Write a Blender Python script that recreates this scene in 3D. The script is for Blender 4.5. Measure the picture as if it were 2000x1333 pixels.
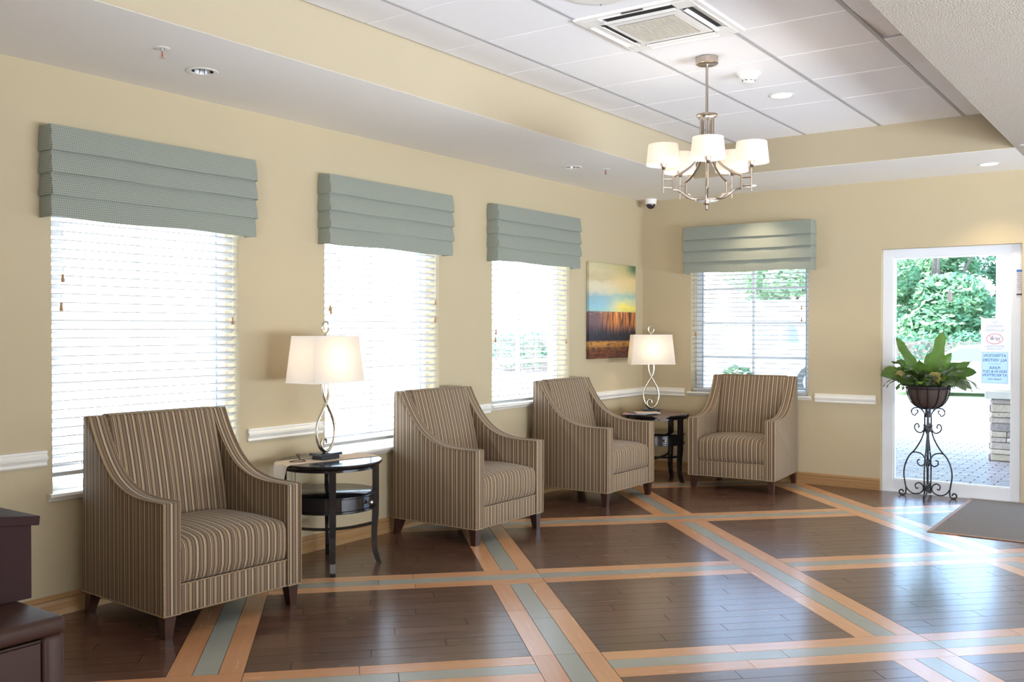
import bpy, bmesh, math, random
from mathutils import Vector, Matrix, Euler
random.seed(7)
PI = math.pi
SC = bpy.context.scene
COL = SC.collection
for o in list(bpy.data.objects): bpy.data.objects.remove(o)

# ------------------------------------------------------------------ camera, light, exposure
CAM = Vector((-8.850, -4.639, 1.432))
YAW, PITCH = math.radians(35.38), math.radians(-0.711)
FPX = 1881.4
fw = Vector((math.cos(YAW)*math.cos(PITCH), math.sin(YAW)*math.cos(PITCH), math.sin(PITCH)))
rt = Vector((math.sin(YAW), -math.cos(YAW), 0)); up = rt.cross(fw)
cd = bpy.data.cameras.new('camera'); co = bpy.data.objects.new('camera', cd); COL.objects.link(co)
cd.sensor_fit = 'HORIZONTAL'; cd.sensor_width = 36; cd.lens = FPX/2000*36; cd.clip_start = .05; cd.clip_end = 300
M = Matrix((rt, up, -fw)).transposed().to_4x4(); M.translation = CAM
co.matrix_world = M; SC.camera = co

def px(P):
    d = Vector(P)-CAM; z = d.dot(fw)
    if z < .05: return None
    return (1000+FPX*d.dot(rt)/z, 666.5-FPX*d.dot(up)/z)

SC.view_settings.view_transform = 'Standard'; SC.view_settings.look = 'None'
SC.view_settings.exposure = 0.34; SC.view_settings.gamma = 1.0; SC.view_settings.use_curve_mapping = False
cy = SC.cycles
cy.use_denoising = True; cy.max_bounces = 9; cy.diffuse_bounces = 5; cy.glossy_bounces = 4
cy.transmission_bounces = 6; cy.transparent_max_bounces = 24; cy.caustics_reflective = False; cy.caustics_refractive = False
cy.sample_clamp_indirect = 6.0
SC.render.film_transparent = False

W = bpy.data.worlds.new('sky'); SC.world = W; W.use_nodes = True
wn = W.node_tree.nodes; wl = W.node_tree.links; wn.clear()
sky = wn.new('ShaderNodeTexSky'); sky.sky_type = 'NISHITA'; sky.sun_disc = False
sky.sun_elevation = math.radians(50); sky.sun_rotation = math.radians(0); sky.air_density = 1.0; sky.dust_density = 1.5
bg = wn.new('ShaderNodeBackground'); bg.inputs[1].default_value = 1.6
wo = wn.new('ShaderNodeOutputWorld'); wl.new(sky.outputs[0], bg.inputs[0]); wl.new(bg.outputs[0], wo.inputs[0])

def add_light(name, kind, loc, power, color, **kw):
    d = bpy.data.lights.new(name, kind); d.energy = power; d.color = color
    for k, v in kw.items():
        if k not in ('aim', 'parent'): setattr(d, k, v)
    o = bpy.data.objects.new(name, d); COL.objects.link(o); o.location = loc
    if 'aim' in kw: o.rotation_euler = Vector(kw['aim']).to_track_quat('-Z', 'Y').to_euler()
    if kw.get('parent'): o.parent = kw['parent']
    return o
SUN_DIR = Vector((0.30, -0.62, -0.95))          # high sun on the side of the long window wall
add_light('sun', 'SUN', (0, 20, 30), 21.0, (1, .96, .9), angle=math.radians(.6), aim=SUN_DIR)
# added area fill for ceiling and walls, unseen behind and right of the camera
add_light('fill_rear', 'AREA', (-12.6, -7.0, .9), 470, (.88, .93, 1), shape='RECTANGLE', size=4.4, size_y=1.5, spread=math.radians(105), aim=(1, .0, .62))
add_light('fill_right', 'AREA', (-3.6, -9.75, .9), 440, (.80, .89, 1), shape='RECTANGLE', size=6.6, size_y=1.6, spread=math.radians(110), aim=(.06, 1, .66))

# ------------------------------------------------------------------ helpers
def S(r, g, b, a=1):
    f = lambda c: (c/255/12.92) if c/255 <= .04045 else ((c/255+.055)/1.055)**2.4
    return (f(r), f(g), f(b), a)

def new_mat(name):
    m = bpy.data.materials.new(name); m.use_nodes = True
    nt = m.node_tree; return m, nt.nodes, nt.links, nt.nodes['Principled BSDF']

def mat(name, col, rough=.5, metal=0, spec=.5, vary=0, vscale=8, bump=0, bscale=200, coat=0, trans=None, bdist=.002):
    m, n, l, p = new_mat(name)
    p.inputs['Base Color'].default_value = col; p.inputs['Roughness'].default_value = rough
    p.inputs['Metallic'].default_value = metal; p.inputs['Specular IOR Level'].default_value = spec
    p.inputs['Coat Weight'].default_value = coat; p.inputs['Coat Roughness'].default_value = .08
    tc = n.new('ShaderNodeTexCoord')
    if vary:
        t = n.new('ShaderNodeTexNoise'); t.inputs['Scale'].default_value = vscale; t.inputs['Detail'].default_value = 5
        l.new(tc.outputs['Object'], t.inputs['Vector'])
        x = n.new('ShaderNodeMix'); x.data_type = 'RGBA'
        x.inputs[6].default_value = tuple(c*(1-vary) for c in col[:3])+(1,)
        x.inputs[7].default_value = tuple(min(1, c*(1+vary)) for c in col[:3])+(1,)
        l.new(t.outputs['Fac'], x.inputs[0]); l.new(x.outputs[2], p.inputs['Base Color'])
    if bump:
        t = n.new('ShaderNodeTexNoise'); t.inputs['Scale'].default_value = bscale; t.inputs['Detail'].default_value = 3
        l.new(tc.outputs['Object'], t.inputs['Vector'])
        b = n.new('ShaderNodeBump'); b.inputs['Strength'].default_value = bump; b.inputs['Distance'].default_value = bdist
        l.new(t.outputs['Fac'], b.inputs['Height']); l.new(b.outputs[0], p.inputs['Normal'])
    if trans:
        tr = n.new('ShaderNodeBsdfTranslucent'); tr.inputs[0].default_value = trans[1]
        mx = n.new('ShaderNodeMixShader'); mx.inputs[0].default_value = trans[0]
        l.new(p.outputs[0], mx.inputs[1]); l.new(tr.outputs[0], mx.inputs[2])
        l.new(mx.outputs[0], n['Material Output'].inputs[0])
    return m

def mathn(n, l, op, a, b=None, c=None):
    x = n.new('ShaderNodeMath'); x.operation = op
    for i, v in enumerate((a, b, c)):
        if v is None: continue
        if isinstance(v, (int, float)): x.inputs[i].default_value = v
        else: l.new(v, x.inputs[i])
    return x.outputs[0]

class MB:
    """collects shapes for ONE mesh object"""
    def __init__(s): s.v = []; s.f = []
    def add(s, vs, fs):
        k = len(s.v); s.v += [tuple(v) for v in vs]; s.f += [tuple(i+k for i in f) for f in fs]; return s
    def box(s, x0, x1, y0, y1, z0, z1):
        return s.add([(x0,y0,z0),(x1,y0,z0),(x1,y1,z0),(x0,y1,z0),(x0,y0,z1),(x1,y0,z1),(x1,y1,z1),(x0,y1,z1)],
                     [(0,3,2,1),(4,5,6,7),(0,1,5,4),(1,2,6,5),(2,3,7,6),(3,0,4,7)])
    def rbox(s, x0, x1, y0, y1, z0, z1, r=.005, seg=2):
        bm = bmesh.new(); t = MB().box(x0,x1,y0,y1,z0,z1)
        vs = [bm.verts.new(v) for v in t.v]
        for f in t.f: bm.faces.new([vs[i] for i in f])
        bmesh.ops.bevel(bm, geom=bm.edges[:], offset=r, segments=seg, profile=.5, affect='EDGES')
        bm.verts.index_update()
        s.add([v.co[:] for v in bm.verts], [[v.index for v in f.verts] for f in bm.faces]); bm.free(); return s
    def prism(s, poly, axis, a0, a1, bevel=0, seg=2):
        """poly of 2D points extruded along axis 'x'|'y'|'z'"""
        mk = {'x': lambda p, a: (a, p[0], p[1]), 'y': lambda p, a: (p[0], a, p[1]), 'z': lambda p, a: (p[0], p[1], a)}[axis]
        n = len(poly); vs = [mk(p, a0) for p in poly]+[mk(p, a1) for p in poly]
        fs = [tuple(range(n))[::-1], tuple(range(n, 2*n))]+[(i, (i+1) % n, n+(i+1) % n, n+i) for i in range(n)]
        bm = bmesh.new(); bv = [bm.verts.new(v) for v in vs]
        for f in fs: bm.faces.new([bv[i] for i in f])
        bmesh.ops.recalc_face_normals(bm, faces=bm.faces[:])
        if bevel:
            eg = [e for e in bm.edges if len(e.link_faces) == 2 and e.calc_face_angle(0) > .7]
            bmesh.ops.bevel(bm, geom=eg, offset=bevel, segments=seg, profile=.5, affect='EDGES')
        bm.verts.index_update(); bm.faces.ensure_lookup_table()
        s.add([v.co[:] for v in bm.verts], [[v.index for v in f.verts] for f in bm.faces]); bm.free(); return s
    def lathe(s, prof, n=32, c=(0,0,0), cap=False):
        vs, fs = [], []
        for r, z in prof:
            for i in range(n):
                a = 2*PI*i/n; vs.append((c[0]+r*math.cos(a), c[1]+r*math.sin(a), c[2]+z))
        for j in range(len(prof)-1):
            for i in range(n):
                a, b = j*n+i, j*n+(i+1) % n; fs.append((a, b, b+n, a+n))
        if cap:
            fs.append(tuple(range(n))[::-1]); fs.append(tuple(range((len(prof)-1)*n, len(prof)*n)))
        return s.add(vs, fs)
    def tube(s, pts, r=.005, n=8, closed=False, flat=1.0):
        pts = [Vector(p) for p in pts]; m = len(pts); vs, fs = [], []
        rr = r if isinstance(r, (list, tuple)) else [r]*m
        t0 = (pts[1]-pts[0]).normalized(); nrm = t0.orthogonal().normalized()
        for i, p in enumerate(pts):
            if closed: t = (pts[(i+1) % m]-pts[i-1])
            else: t = pts[min(i+1, m-1)]-pts[max(i-1, 0)]
            if t.length < 1e-9: t = t0
            t.normalize(); nrm = (nrm-t*nrm.dot(t))
            if nrm.length < 1e-6: nrm = t.orthogonal()
            nrm.normalize(); b = t.cross(nrm)
            for k in range(n):
                a = 2*PI*k/n; vs.append(p+nrm*math.cos(a)*rr[i]+b*math.sin(a)*rr[i]*flat)
        for i in range(m if closed else m-1):
            for k in range(n):
                a, b2 = i*n+k, i*n+(k+1) % n; j = ((i+1) % m)*n
                fs.append((a, b2, j+(k+1) % n, j+k))
        if not closed: fs += [tuple(range(n))[::-1], tuple(range((m-1)*n, m*n))]
        return s.add(vs, fs)
    def sphere(s, c, r, n=12, m=8, sc=(1,1,1)):
        prof = [(max(1e-4, math.sin(PI*j/m))*r, -math.cos(PI*j/m)*r) for j in range(m+1)]
        t = MB().lathe(prof, n); return s.add([(c[0]+v[0]*sc[0], c[1]+v[1]*sc[1], c[2]+v[2]*sc[2]) for v in t.v], t.f)
    def build(s, name, m, parent=None, loc=(0,0,0), rot=(0,0,0), smooth=False, fix=True):
        me = bpy.data.meshes.new(name); me.from_pydata(s.v, [], s.f)
        if fix:
            bm = bmesh.new(); bm.from_mesh(me); bmesh.ops.recalc_face_normals(bm, faces=bm.faces[:]); bm.to_mesh(me); bm.free()
        me.materials.append(m)
        if smooth:
            for p in me.polygons: p.use_smooth = True
            try: me.set_sharp_from_angle(angle=math.radians(38))
            except Exception: pass
        o = bpy.data.objects.new(name, me); COL.objects.link(o)
        o.location = loc; o.rotation_euler = rot
        if parent: o.parent = parent
        return o

def thing(name, label, cat, loc=(0,0,0), rz=0, group=None):
    o = bpy.data.objects.new(name, None); COL.objects.link(o); o.empty_display_size = .1
    o.location = loc; o.rotation_euler = (0, 0, rz)
    return tag(o, label, cat, group)
def tag(o, label, cat, group=None):
    o['label'] = label; o['category'] = cat
    if group: o['group'] = group
    return o
def struct(o, label=None):
    o['kind'] = 'structure'
    if label: o['label'] = label
    return o
def kids(o): return [c for c in bpy.data.objects if c.parent == o]
def copy_tree(o, parent=None):
    c = o.copy(); COL.objects.link(c); c.parent = parent
    for ch in kids(o): copy_tree(ch, c)
    return c
def catmull(P, n=8, closed=False):
    P = [Vector(p) for p in P]; out = []; m = len(P)
    for i in range(m if closed else m-1):
        if closed: a, b, c, d = P[i-1], P[i], P[(i+1) % m], P[(i+2) % m]
        else: a, b, c, d = P[max(i-1,0)], P[i], P[i+1], P[min(i+2,m-1)]
        for k in range(n):
            t = k/n
            out.append(.5*((2*b)+(c-a)*t+(2*a-5*b+4*c-d)*t*t+(3*b-a-3*c+d)*t**3))
    if not closed: out.append(P[-1])
    return out
def text_mesh(txt, size, m, parent, loc, rot, name='lettering', align='CENTER', ext=.0004, bold=0):
    cu = bpy.data.curves.new('t', 'FONT'); cu.body = txt; cu.size = size; cu.align_x = align; cu.align_y = 'CENTER'; cu.extrude = ext; cu.offset = bold
    t = bpy.data.objects.new('t', cu); COL.objects.link(t)
    dg = bpy.context.evaluated_depsgraph_get(); me = bpy.data.meshes.new_from_object(t.evaluated_get(dg))
    bpy.data.objects.remove(t); me.materials.clear(); me.materials.append(m)
    o = bpy.data.objects.new(name, me); COL.objects.link(o); o.parent = parent; o.location = loc; o.rotation_euler = rot
    return o

# ------------------------------------------------------------------ materials
M_wall = mat('cream wall paint', (.49,.41,.27,1), .75, spec=.25, vary=.02, vscale=3, bump=.28, bscale=110, bdist=.003)
M_wallw = mat('cream fascia paint', (.46,.39,.27,1), .75, spec=.25, vary=.02, vscale=3, bump=.2, bscale=110, bdist=.003)
M_soff = mat('white soffit paint', (.86,.845,.81,1), .8, spec=.2, vary=.02, vscale=2, bump=.12, bscale=160)
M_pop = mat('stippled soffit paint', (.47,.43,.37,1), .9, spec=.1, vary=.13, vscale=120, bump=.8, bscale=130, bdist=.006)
M_tile = mat('acoustic ceiling tile', (.87,.87,.885,1), .9, spec=.1, vary=.05, vscale=150, bump=.35, bscale=220, bdist=.003)
M_tbar = mat('shade grey ceiling grid', (.46,.46,.47,1), .6)  # grey stands in for the shade in the grooves between tiles
M_trim = mat('white gloss trim', (.80,.78,.72,1), .35, vary=.02)
M_base = mat('tan baseboard wood', S(158,122,80), .4, vary=.12, vscale=9)
M_frame = mat('white window vinyl', (.80,.83,.87,1), .35)
M_gask = mat('blue grey gasket', S(130,156,190), .6)
M_alu = mat('white door aluminium', (.74,.77,.82,1), .35, vary=.02)
M_slat = mat('white blind slat', (.46,.46,.455,1), .45, trans=(.02, (.9,.9,.86,1)))
M_cord = mat('white cord', (.8,.79,.75,1), .8)
M_tass = mat('wooden tassel', S(170,125,80), .5)
M_chrome = mat('chrome reflector', (.75,.75,.76,1), .12, metal=1)
M_nick = mat('brushed nickel', (.50,.43,.37,1), .28, metal=1)
M_white = mat('white plastic', (.82,.81,.78,1), .4)
M_dark = mat('dark slot', (.025,.025,.025,1), .6)
M_grill = mat('beige return grille', (.62,.58,.50,1), .5)
M_black = mat('black lacquered wood', (.010,.009,.011,1), .14, spec=.55, vary=.2)
M_legw = mat('dark walnut leg', S(62,38,30), .3, vary=.25, vscale=30)
M_mahog = mat('dark mahogany laminate', S(44,20,20), .62, spec=.2, vary=.2, vscale=6)
M_mahog2 = mat('dark walnut laminate', S(58,36,29), .5, spec=.3, vary=.22, vscale=7)
M_iron = mat('black wrought iron', (.022,.022,.026,1), .38, metal=.6)
M_lampm = mat('champagne lamp metal', (.58,.53,.43,1), .25, metal=1)
M_lampb = mat('black lamp base', (.02,.025,.035,1), .22)
M_shade = mat('white linen lampshade', (.58,.56,.53,1), .85, spec=.1, bump=.1, bscale=500, trans=(.26, (.96,.90,.82,1)))
M_cshade = mat('opal chandelier shade', (.85,.82,.77,1), .6, spec=.2, trans=(.5, (1,.95,.88,1)))
M_lace = mat('cream lace cloth', S(218,198,176), .9, vary=.2, vscale=220, bump=.9, bscale=260, bdist=.004)
M_paper = mat('paper', (.85,.85,.87,1), .7, trans=(.45, (.9,.9,.95,1)))
M_pblue = mat('blue paper', S(192,216,240), .7, trans=(.55, (.76,.86,1,1)))
M_ink = mat('faint grey ink', S(168,172,188), .8)
M_inkb = mat('navy ink', S(58,92,140), .8)
M_red = mat('faded red ink', S(232,168,178), .8)
M_tape = mat('clear tape', (.9,.92,.95,1), .3)

def glow(name, col, strength):
    m = bpy.data.materials.new(name); m.use_nodes = True; n = m.node_tree.nodes; l = m.node_tree.links; n.clear()
    e = n.new('ShaderNodeEmission'); e.inputs[0].default_value = col; e.inputs[1].default_value = strength
    o = n.new('ShaderNodeOutputMaterial'); l.new(e.outputs[0], o.inputs[0]); return m
M_bulb = glow('lit bulb', (1,.80,.55,1), 14)
M_down = glow('lit downlight lens', (1,.9,.76,1), 4)

def glass():
    m = bpy.data.materials.new('clear pane glass'); m.use_nodes = True; n = m.node_tree.nodes; l = m.node_tree.links; n.clear()
    t = n.new('ShaderNodeBsdfTransparent'); t.inputs[0].default_value = (.94,.98,1,1)
    g = n.new('ShaderNodeBsdfGlossy'); g.inputs['Roughness'].default_value = .02
    f = n.new('ShaderNodeFresnel'); ge = n.new('ShaderNodeNewGeometry')
    io = mathn(n, l, 'ADD', 1.45, mathn(n, l, 'MULTIPLY', ge.outputs['Backfacing'], 1/1.45-1.45)); l.new(io, f.inputs[0])
    x = n.new('ShaderNodeMixShader'); o = n.new('ShaderNodeOutputMaterial')
    l.new(f.outputs[0], x.inputs[0]); l.new(t.outputs[0], x.inputs[1]); l.new(g.outputs[0], x.inputs[2]); l.new(x.outputs[0], o.inputs[0])
    return m
M_glass = glass()

def wood_floor(name, c1, c2, rough, grain=1.0, msc=(3.0, 55.0, 1.0)):
    m, n, l, p = new_mat(name)
    tc = n.new('ShaderNodeTexCoord'); oi = n.new('ShaderNodeObjectInfo'); ge = n.new('ShaderNodeNewGeometry')
    rnd = mathn(n, l, 'FRACT', mathn(n, l, 'ADD', oi.outputs['Random'], ge.outputs['Random Per Island']))
    off = n.new('ShaderNodeCombineXYZ'); l.new(mathn(n, l, 'MULTIPLY', rnd, 37.0), off.inputs[2]); l.new(mathn(n, l, 'MULTIPLY', rnd, 11.0), off.inputs[0])
    va = n.new('ShaderNodeVectorMath'); va.operation = 'ADD'; l.new(tc.outputs['Object'], va.inputs[0]); l.new(off.outputs[0], va.inputs[1])
    mp = n.new('ShaderNodeMapping'); mp.inputs['Scale'].default_value = msc; l.new(va.outputs[0], mp.inputs[0])
    t = n.new('ShaderNodeTexNoise'); t.inputs['Scale'].default_value = 1.0; t.inputs['Detail'].default_value = 4; t.inputs['Distortion'].default_value = .4
    l.new(mp.outputs[0], t.inputs['Vector'])
    k = mathn(n, l, 'ADD', mathn(n, l, 'MULTIPLY', t.outputs['Fac'], .55*grain), mathn(n, l, 'MULTIPLY', rnd, .40))
    k = mathn(n, l, 'ADD', k, .02)
    x = n.new('ShaderNodeMix'); x.data_type = 'RGBA'; x.inputs[6].default_value = c1; x.inputs[7].default_value = c2
    l.new(k, x.inputs[0]); l.new(x.outputs[2], p.inputs['Base Color'])
    r = mathn(n, l, 'ADD', rough-.01, mathn(n, l, 'MULTIPLY', t.outputs['Fac'], .02)); l.new(r, p.inputs['Roughness'])
    p.inputs['Specular IOR Level'].default_value = .6; p.inputs['Coat Weight'].default_value = .35; p.inputs['Coat Roughness'].default_value = .16
    return m
M_plank = wood_floor('dark walnut floor plank', S(66,44,36), S(112,78,62), .27)
M_bord = wood_floor('oak border plank', S(194,136,94), S(224,172,128), .27)
M_slate = wood_floor('grey green slate strip', S(146,150,143), S(172,175,166), .3, .8, (9, 9, 1))
M_sub = mat('dark floor joint', S(44,28,22), .5)

def stripe_mat():
    m, n, l, p = new_mat('brown striped upholstery')
    tc = n.new('ShaderNodeTexCoord'); sx = n.new('ShaderNodeSeparateXYZ'); l.new(tc.outputs['Object'], sx.inputs[0])
    sn = n.new('ShaderNodeSeparateXYZ'); l.new(tc.outputs['Normal'], sn.inputs[0])
    side = mathn(n, l, 'GREATER_THAN', mathn(n, l, 'ABSOLUTE', sn.outputs[0]), .7)
    c = mathn(n, l, 'ADD', mathn(n, l, 'MULTIPLY', sx.outputs[1], side), mathn(n, l, 'MULTIPLY', sx.outputs[0], mathn(n, l, 'SUBTRACT', 1.0, side)))
    c = mathn(n, l, 'ADD', c, 5.0)
    f = mathn(n, l, 'FRACT', mathn(n, l, 'DIVIDE', c, .136))
    B, D, L_, Wd, Md = S(124,101,81), S(88,68,53), S(196,182,150), S(184,164,128), S(150,130,108)
    seq = [(B,13),(D,7),(L_,5),(D,2.5),(L_,3),(D,7),(B,9),(Md,4),(B,5),(D,6),(Wd,8),(D,2.5),(Md,3),(D,7),(B,12),(D,4),(L_,3.5),(D,4),(Md,6),(D,5),(B,8),(Wd,5),(D,3),(Wd,2.5),(D,6)]
    tot = sum(q[1] for q in seq); r = n.new('ShaderNodeValToRGB'); r.color_ramp.interpolation = 'CONSTANT'; pos = 0
    el = r.color_ramp.elements; el[0].position = 0; el[0].color = seq[0][0]; el.remove(el[1])
    for i, (cc, wdt) in enumerate(seq):
        if i: e = el.new(pos/tot); e.color = cc
        pos += wdt
    l.new(f, r.inputs[0])
    # woven zigzag
    v = mathn(n, l, 'ADD', mathn(n, l, 'MULTIPLY', sx.outputs[2], 620.0), mathn(n, l, 'MULTIPLY', sx.outputs[1], 330.0))
    v = mathn(n, l, 'ADD', v, mathn(n, l, 'MULTIPLY', sx.outputs[0], 420.0))
    wv = mathn(n, l, 'MULTIPLY', mathn(n, l, 'SINE', v), .10)
    nz = n.new('ShaderNodeTexNoise'); nz.inputs['Scale'].default_value = 260; l.new(tc.outputs['Object'], nz.inputs['Vector'])
    k = mathn(n, l, 'ADD', mathn(n, l, 'ADD', wv, .82), mathn(n, l, 'MULTIPLY', nz.outputs['Fac'], .32))
    mu = n.new('ShaderNodeMix'); mu.data_type = 'RGBA'; mu.blend_type = 'MULTIPLY'; mu.inputs[0].default_value = 1
    l.new(r.outputs[0], mu.inputs[6]); l.new(k, mu.inputs[7]); l.new(mu.outputs[2], p.inputs['Base Color'])
    p.inputs['Roughness'].default_value = .75; p.inputs['Specular IOR Level'].default_value = .25; p.inputs['Sheen Weight'].default_value = .15
    return m
M_stripe = stripe_mat()
M_pipe = mat('tan piping', S(148,126,98), .7, vary=.45, vscale=90)
M_under = mat('black underlining', (.012,.011,.01,1), .9)

def hound():
    m, n, l, p = new_mat('grey green dotted valance fabric')
    tc = n.new('ShaderNodeTexCoord'); sx = n.new('ShaderNodeSeparateXYZ'); l.new(tc.outputs['Object'], sx.inputs[0])
    h = mathn(n, l, 'ADD', sx.outputs[0], sx.outputs[1])
    fa = mathn(n, l, 'SINE', mathn(n, l, 'MULTIPLY', h, 2*PI/.0115)); fb = mathn(n, l, 'SINE', mathn(n, l, 'MULTIPLY', sx.outputs[2], 2*PI/.0115))
    d = mathn(n, l, 'GREATER_THAN', mathn(n, l, 'ADD', fa, fb), .9)
    nz = n.new('ShaderNodeTexNoise'); nz.inputs['Scale'].default_value = 330; l.new(tc.outputs['Object'], nz.inputs['Vector'])
    x = n.new('ShaderNodeMix'); x.data_type = 'RGBA'; x.inputs[6].default_value = S(146,151,140); x.inputs[7].default_value = S(112,116,107); l.new(d, x.inputs[0])
    mu = n.new('ShaderNodeMix'); mu.data_type = 'RGBA'; mu.blend_type = 'MULTIPLY'; mu.inputs[0].default_value = 1
    k = mathn(n, l, 'ADD', .72, mathn(n, l, 'MULTIPLY', nz.outputs['Fac'], .5)); l.new(x.outputs[2], mu.inputs[6]); l.new(k, mu.inputs[7])
    l.new(mu.outputs[2], p.inputs['Base Color']); p.inputs['Roughness'].default_value = .8; p.inputs['Specular IOR Level'].default_value = .2
    n2 = n.new('ShaderNodeTexNoise'); n2.inputs['Scale'].default_value = 5; l.new(tc.outputs['Object'], n2.inputs['Vector'])
    b = n.new('ShaderNodeBump'); b.inputs['Strength'].default_value = .25; b.inputs['Distance'].default_value = .02; l.new(n2.outputs['Fac'], b.inputs['Height']); l.new(b.outputs[0], p.inputs['Normal'])
    return m
M_val = hound()

# ------------------------------------------------------------------ room shell
H, H2 = 2.74, 3.036
XB, YR, XF = 0.0, -10.0, -13.0      # back wall plane, right wall plane, front wall plane
def wall_with_holes(name, axis, at, thick, a0, a1, z0, z1, holes, m):
    """wall in plane (axis 'y': y=at, runs along x; axis 'x': x=at, runs along y), holes = (a0,a1,z0,z1)"""
    ac = sorted({a0, a1, *[h[0] for h in holes], *[h[1] for h in holes]})
    zc = sorted({z0, z1, *[h[2] for h in holes], *[h[3] for h in holes]})
    mb = MB()
    for i in range(len(ac)-1):
        for j in range(len(zc)-1):
            ca, cz = (ac[i]+ac[i+1])/2, (zc[j]+zc[j+1])/2
            if any(h[0] < ca < h[1] and h[2] < cz < h[3] for h in holes): continue
            if axis == 'y': mb.box(ac[i], ac[i+1], min(at, at+thick), max(at, at+thick), zc[j], zc[j+1])
            else: mb.box(min(at, at+thick), max(at, at+thick), ac[i], ac[i+1], zc[j], zc[j+1])
    me_o = mb.build(name, m)
    bm = bmesh.new(); bm.from_mesh(me_o.data); bmesh.ops.remove_doubles(bm, verts=bm.verts[:], dist=1e-5)
    dup = {}
    for f in bm.faces: dup.setdefault(tuple(sorted(v.index for v in f.verts)), []).append(f)
    bmesh.ops.delete(bm, geom=[f for g in dup.values() if len(g) > 1 for f in g], context='FACES_ONLY')
    bmesh.ops.recalc_face_normals(bm, faces=bm.faces[:]); bm.to_mesh(me_o.data); bm.free()
    return struct(me_o)
WIN = [(-6.270,-5.118,.600), (-4.430,-3.264,.590), (-2.596,-1.422,.800)]
W4 = (-1.716,-.5416,.800)
ZT = 2.25
wall_with_holes('wall_left', 'y', 0, .20, XF, XB+.2, -.1, 3.3, [(a, b, z, ZT) for a, b, z in WIN], M_wall)
D1 = (-3.475, -2.362, -.02, 2.137); D2 = (-4.70, -3.56, -.02, 2.137)
wall_with_holes('wall_back', 'x', 0, .20, YR, 0, -.1, 3.3, [(W4[0], W4[1], W4[2], ZT), D1, D2], M_wall)
wall_with_holes('wall_right', 'y', YR, -.15, XF, XB+.2, -.1, 3.3, [], M_wall)
wall_with_holes('wall_front', 'x', XF, -.15, YR, 0, -.1, 3.3, [], M_wall)

# ceiling: soffit ring, sloped fascia, tiled tray
YF, YS = -1.061, -3.565            # left fascia plane, right soffit edge
XT, XTb = -0.955, -1.075           # back fascia (top, bottom)
XE = -12.0
ceil = MB()
def plate(mb, x0, x1, y0, y1, holes):
    xs = sorted({x0, x1, *[q for h in holes for q in (h[0]-.055, h[0]+.055)]}); yy = sorted({y0, y1, *[q for h in holes for q in (h[1]-.055, h[1]+.055)]})
    for i in range(len(xs)-1):
        for j in range(len(yy)-1):
            cx, c_y = (xs[i]+xs[i+1])/2, (yy[j]+yy[j+1])/2
            if not any(abs(cx-h[0]) < .055 and abs(c_y-h[1]) < .055 for h in holes): mb.box(xs[i], xs[i+1], yy[j], yy[j+1], H, H+.02)
DL = [(-5.765, -.525), (-2.211, -.525)]
plate(ceil, XF, XB+.2, YF+.002, .2, DL)                # left soffit
ceil.box(XTb+.0078, XB+.2, YS, YF+.002, H, H+.02)               # back soffit
ceil.box(XF, XE, YS, YF, H, H+.02)
ceiling = struct(ceil.build('ceiling', M_soff))
fa = MB()
fa.box(XE, XTb, YF, YF+.02, H+.0015, H2+.05)
fa.add([(XTb,YS,H+.0015),(XTb,YF,H+.0015),(XT,YF,H2+.03),(XT,YS,H2+.03)], [(0,1,2,3)])
fa.box(XE, XT, YS-.02, YS, H+.0015, H2+.05); fa.box(XE-.02, XE, YS, YF, H+.0015, H2+.05)
fa.build('fascia', M_wallw, ceiling)
MB().box(XF, XB+.2, YR-.1, YS-.002, H, H+.02).build('stippled_soffit', M_pop, ceiling)
MB().box(XF-.1, XB+.2, YR-.1, .2, H2+.06, H2+.10).build('ceiling_deck', M_soff, ceiling)
# tiles between runners along X
runY = [-1.400,-2.000,-2.597,-3.205]
cross = [-0.800-.622*k for k in range(19)]
ys = [YF]+runY+[YS]
tile_cache = {}
for i in range(len(ys)-1):
    for j in range(-1, len(cross)):
        x1 = XT if j < 0 else cross[j]; x0 = cross[j+1] if j+1 < len(cross) else XE
        if j < 0: x0 = cross[0]
        x1 = min(x1, XT); x0 = max(x0, XE)
        if x1-x0 < .03: continue
        y1, y0 = ys[i], ys[i+1]; lx, ly = x1-x0-.006, y1-y0-.0215
        if abs(x1-XT) < 1e-6: lx += .02
        key = (round(lx, 3), round(ly, 3))
        if key in tile_cache:
            o = bpy.data.objects.new('ceiling_tile', tile_cache[key]); COL.objects.link(o); o.parent = ceiling; o.location = ((x0+x1)/2, (y0+y1)/2, H2)
        else:
            o = MB().rbox(-lx/2, lx/2, -ly/2, ly/2, 0, .02, .003, 1).build('ceiling_tile', M_tile, ceiling, ((x0+x1)/2, (y0+y1)/2, H2)); tile_cache[key] = o.data
        if i == 4 and abs(o.location.x+3.6) < .35: o.rotation_euler = (0, math.radians(-1.6), 0); o.location.z += .008
for y in runY: MB().box(XE, XT, y-.0105, y+.0105, H2-.0015, H2+.03).build('grid_runner', M_tbar, ceiling)
for x in cross: MB().box(x-.008, x+.008, YS, YF, H2+.008, H2+.03).build('cross_tee', M_tbar, ceiling)

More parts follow.
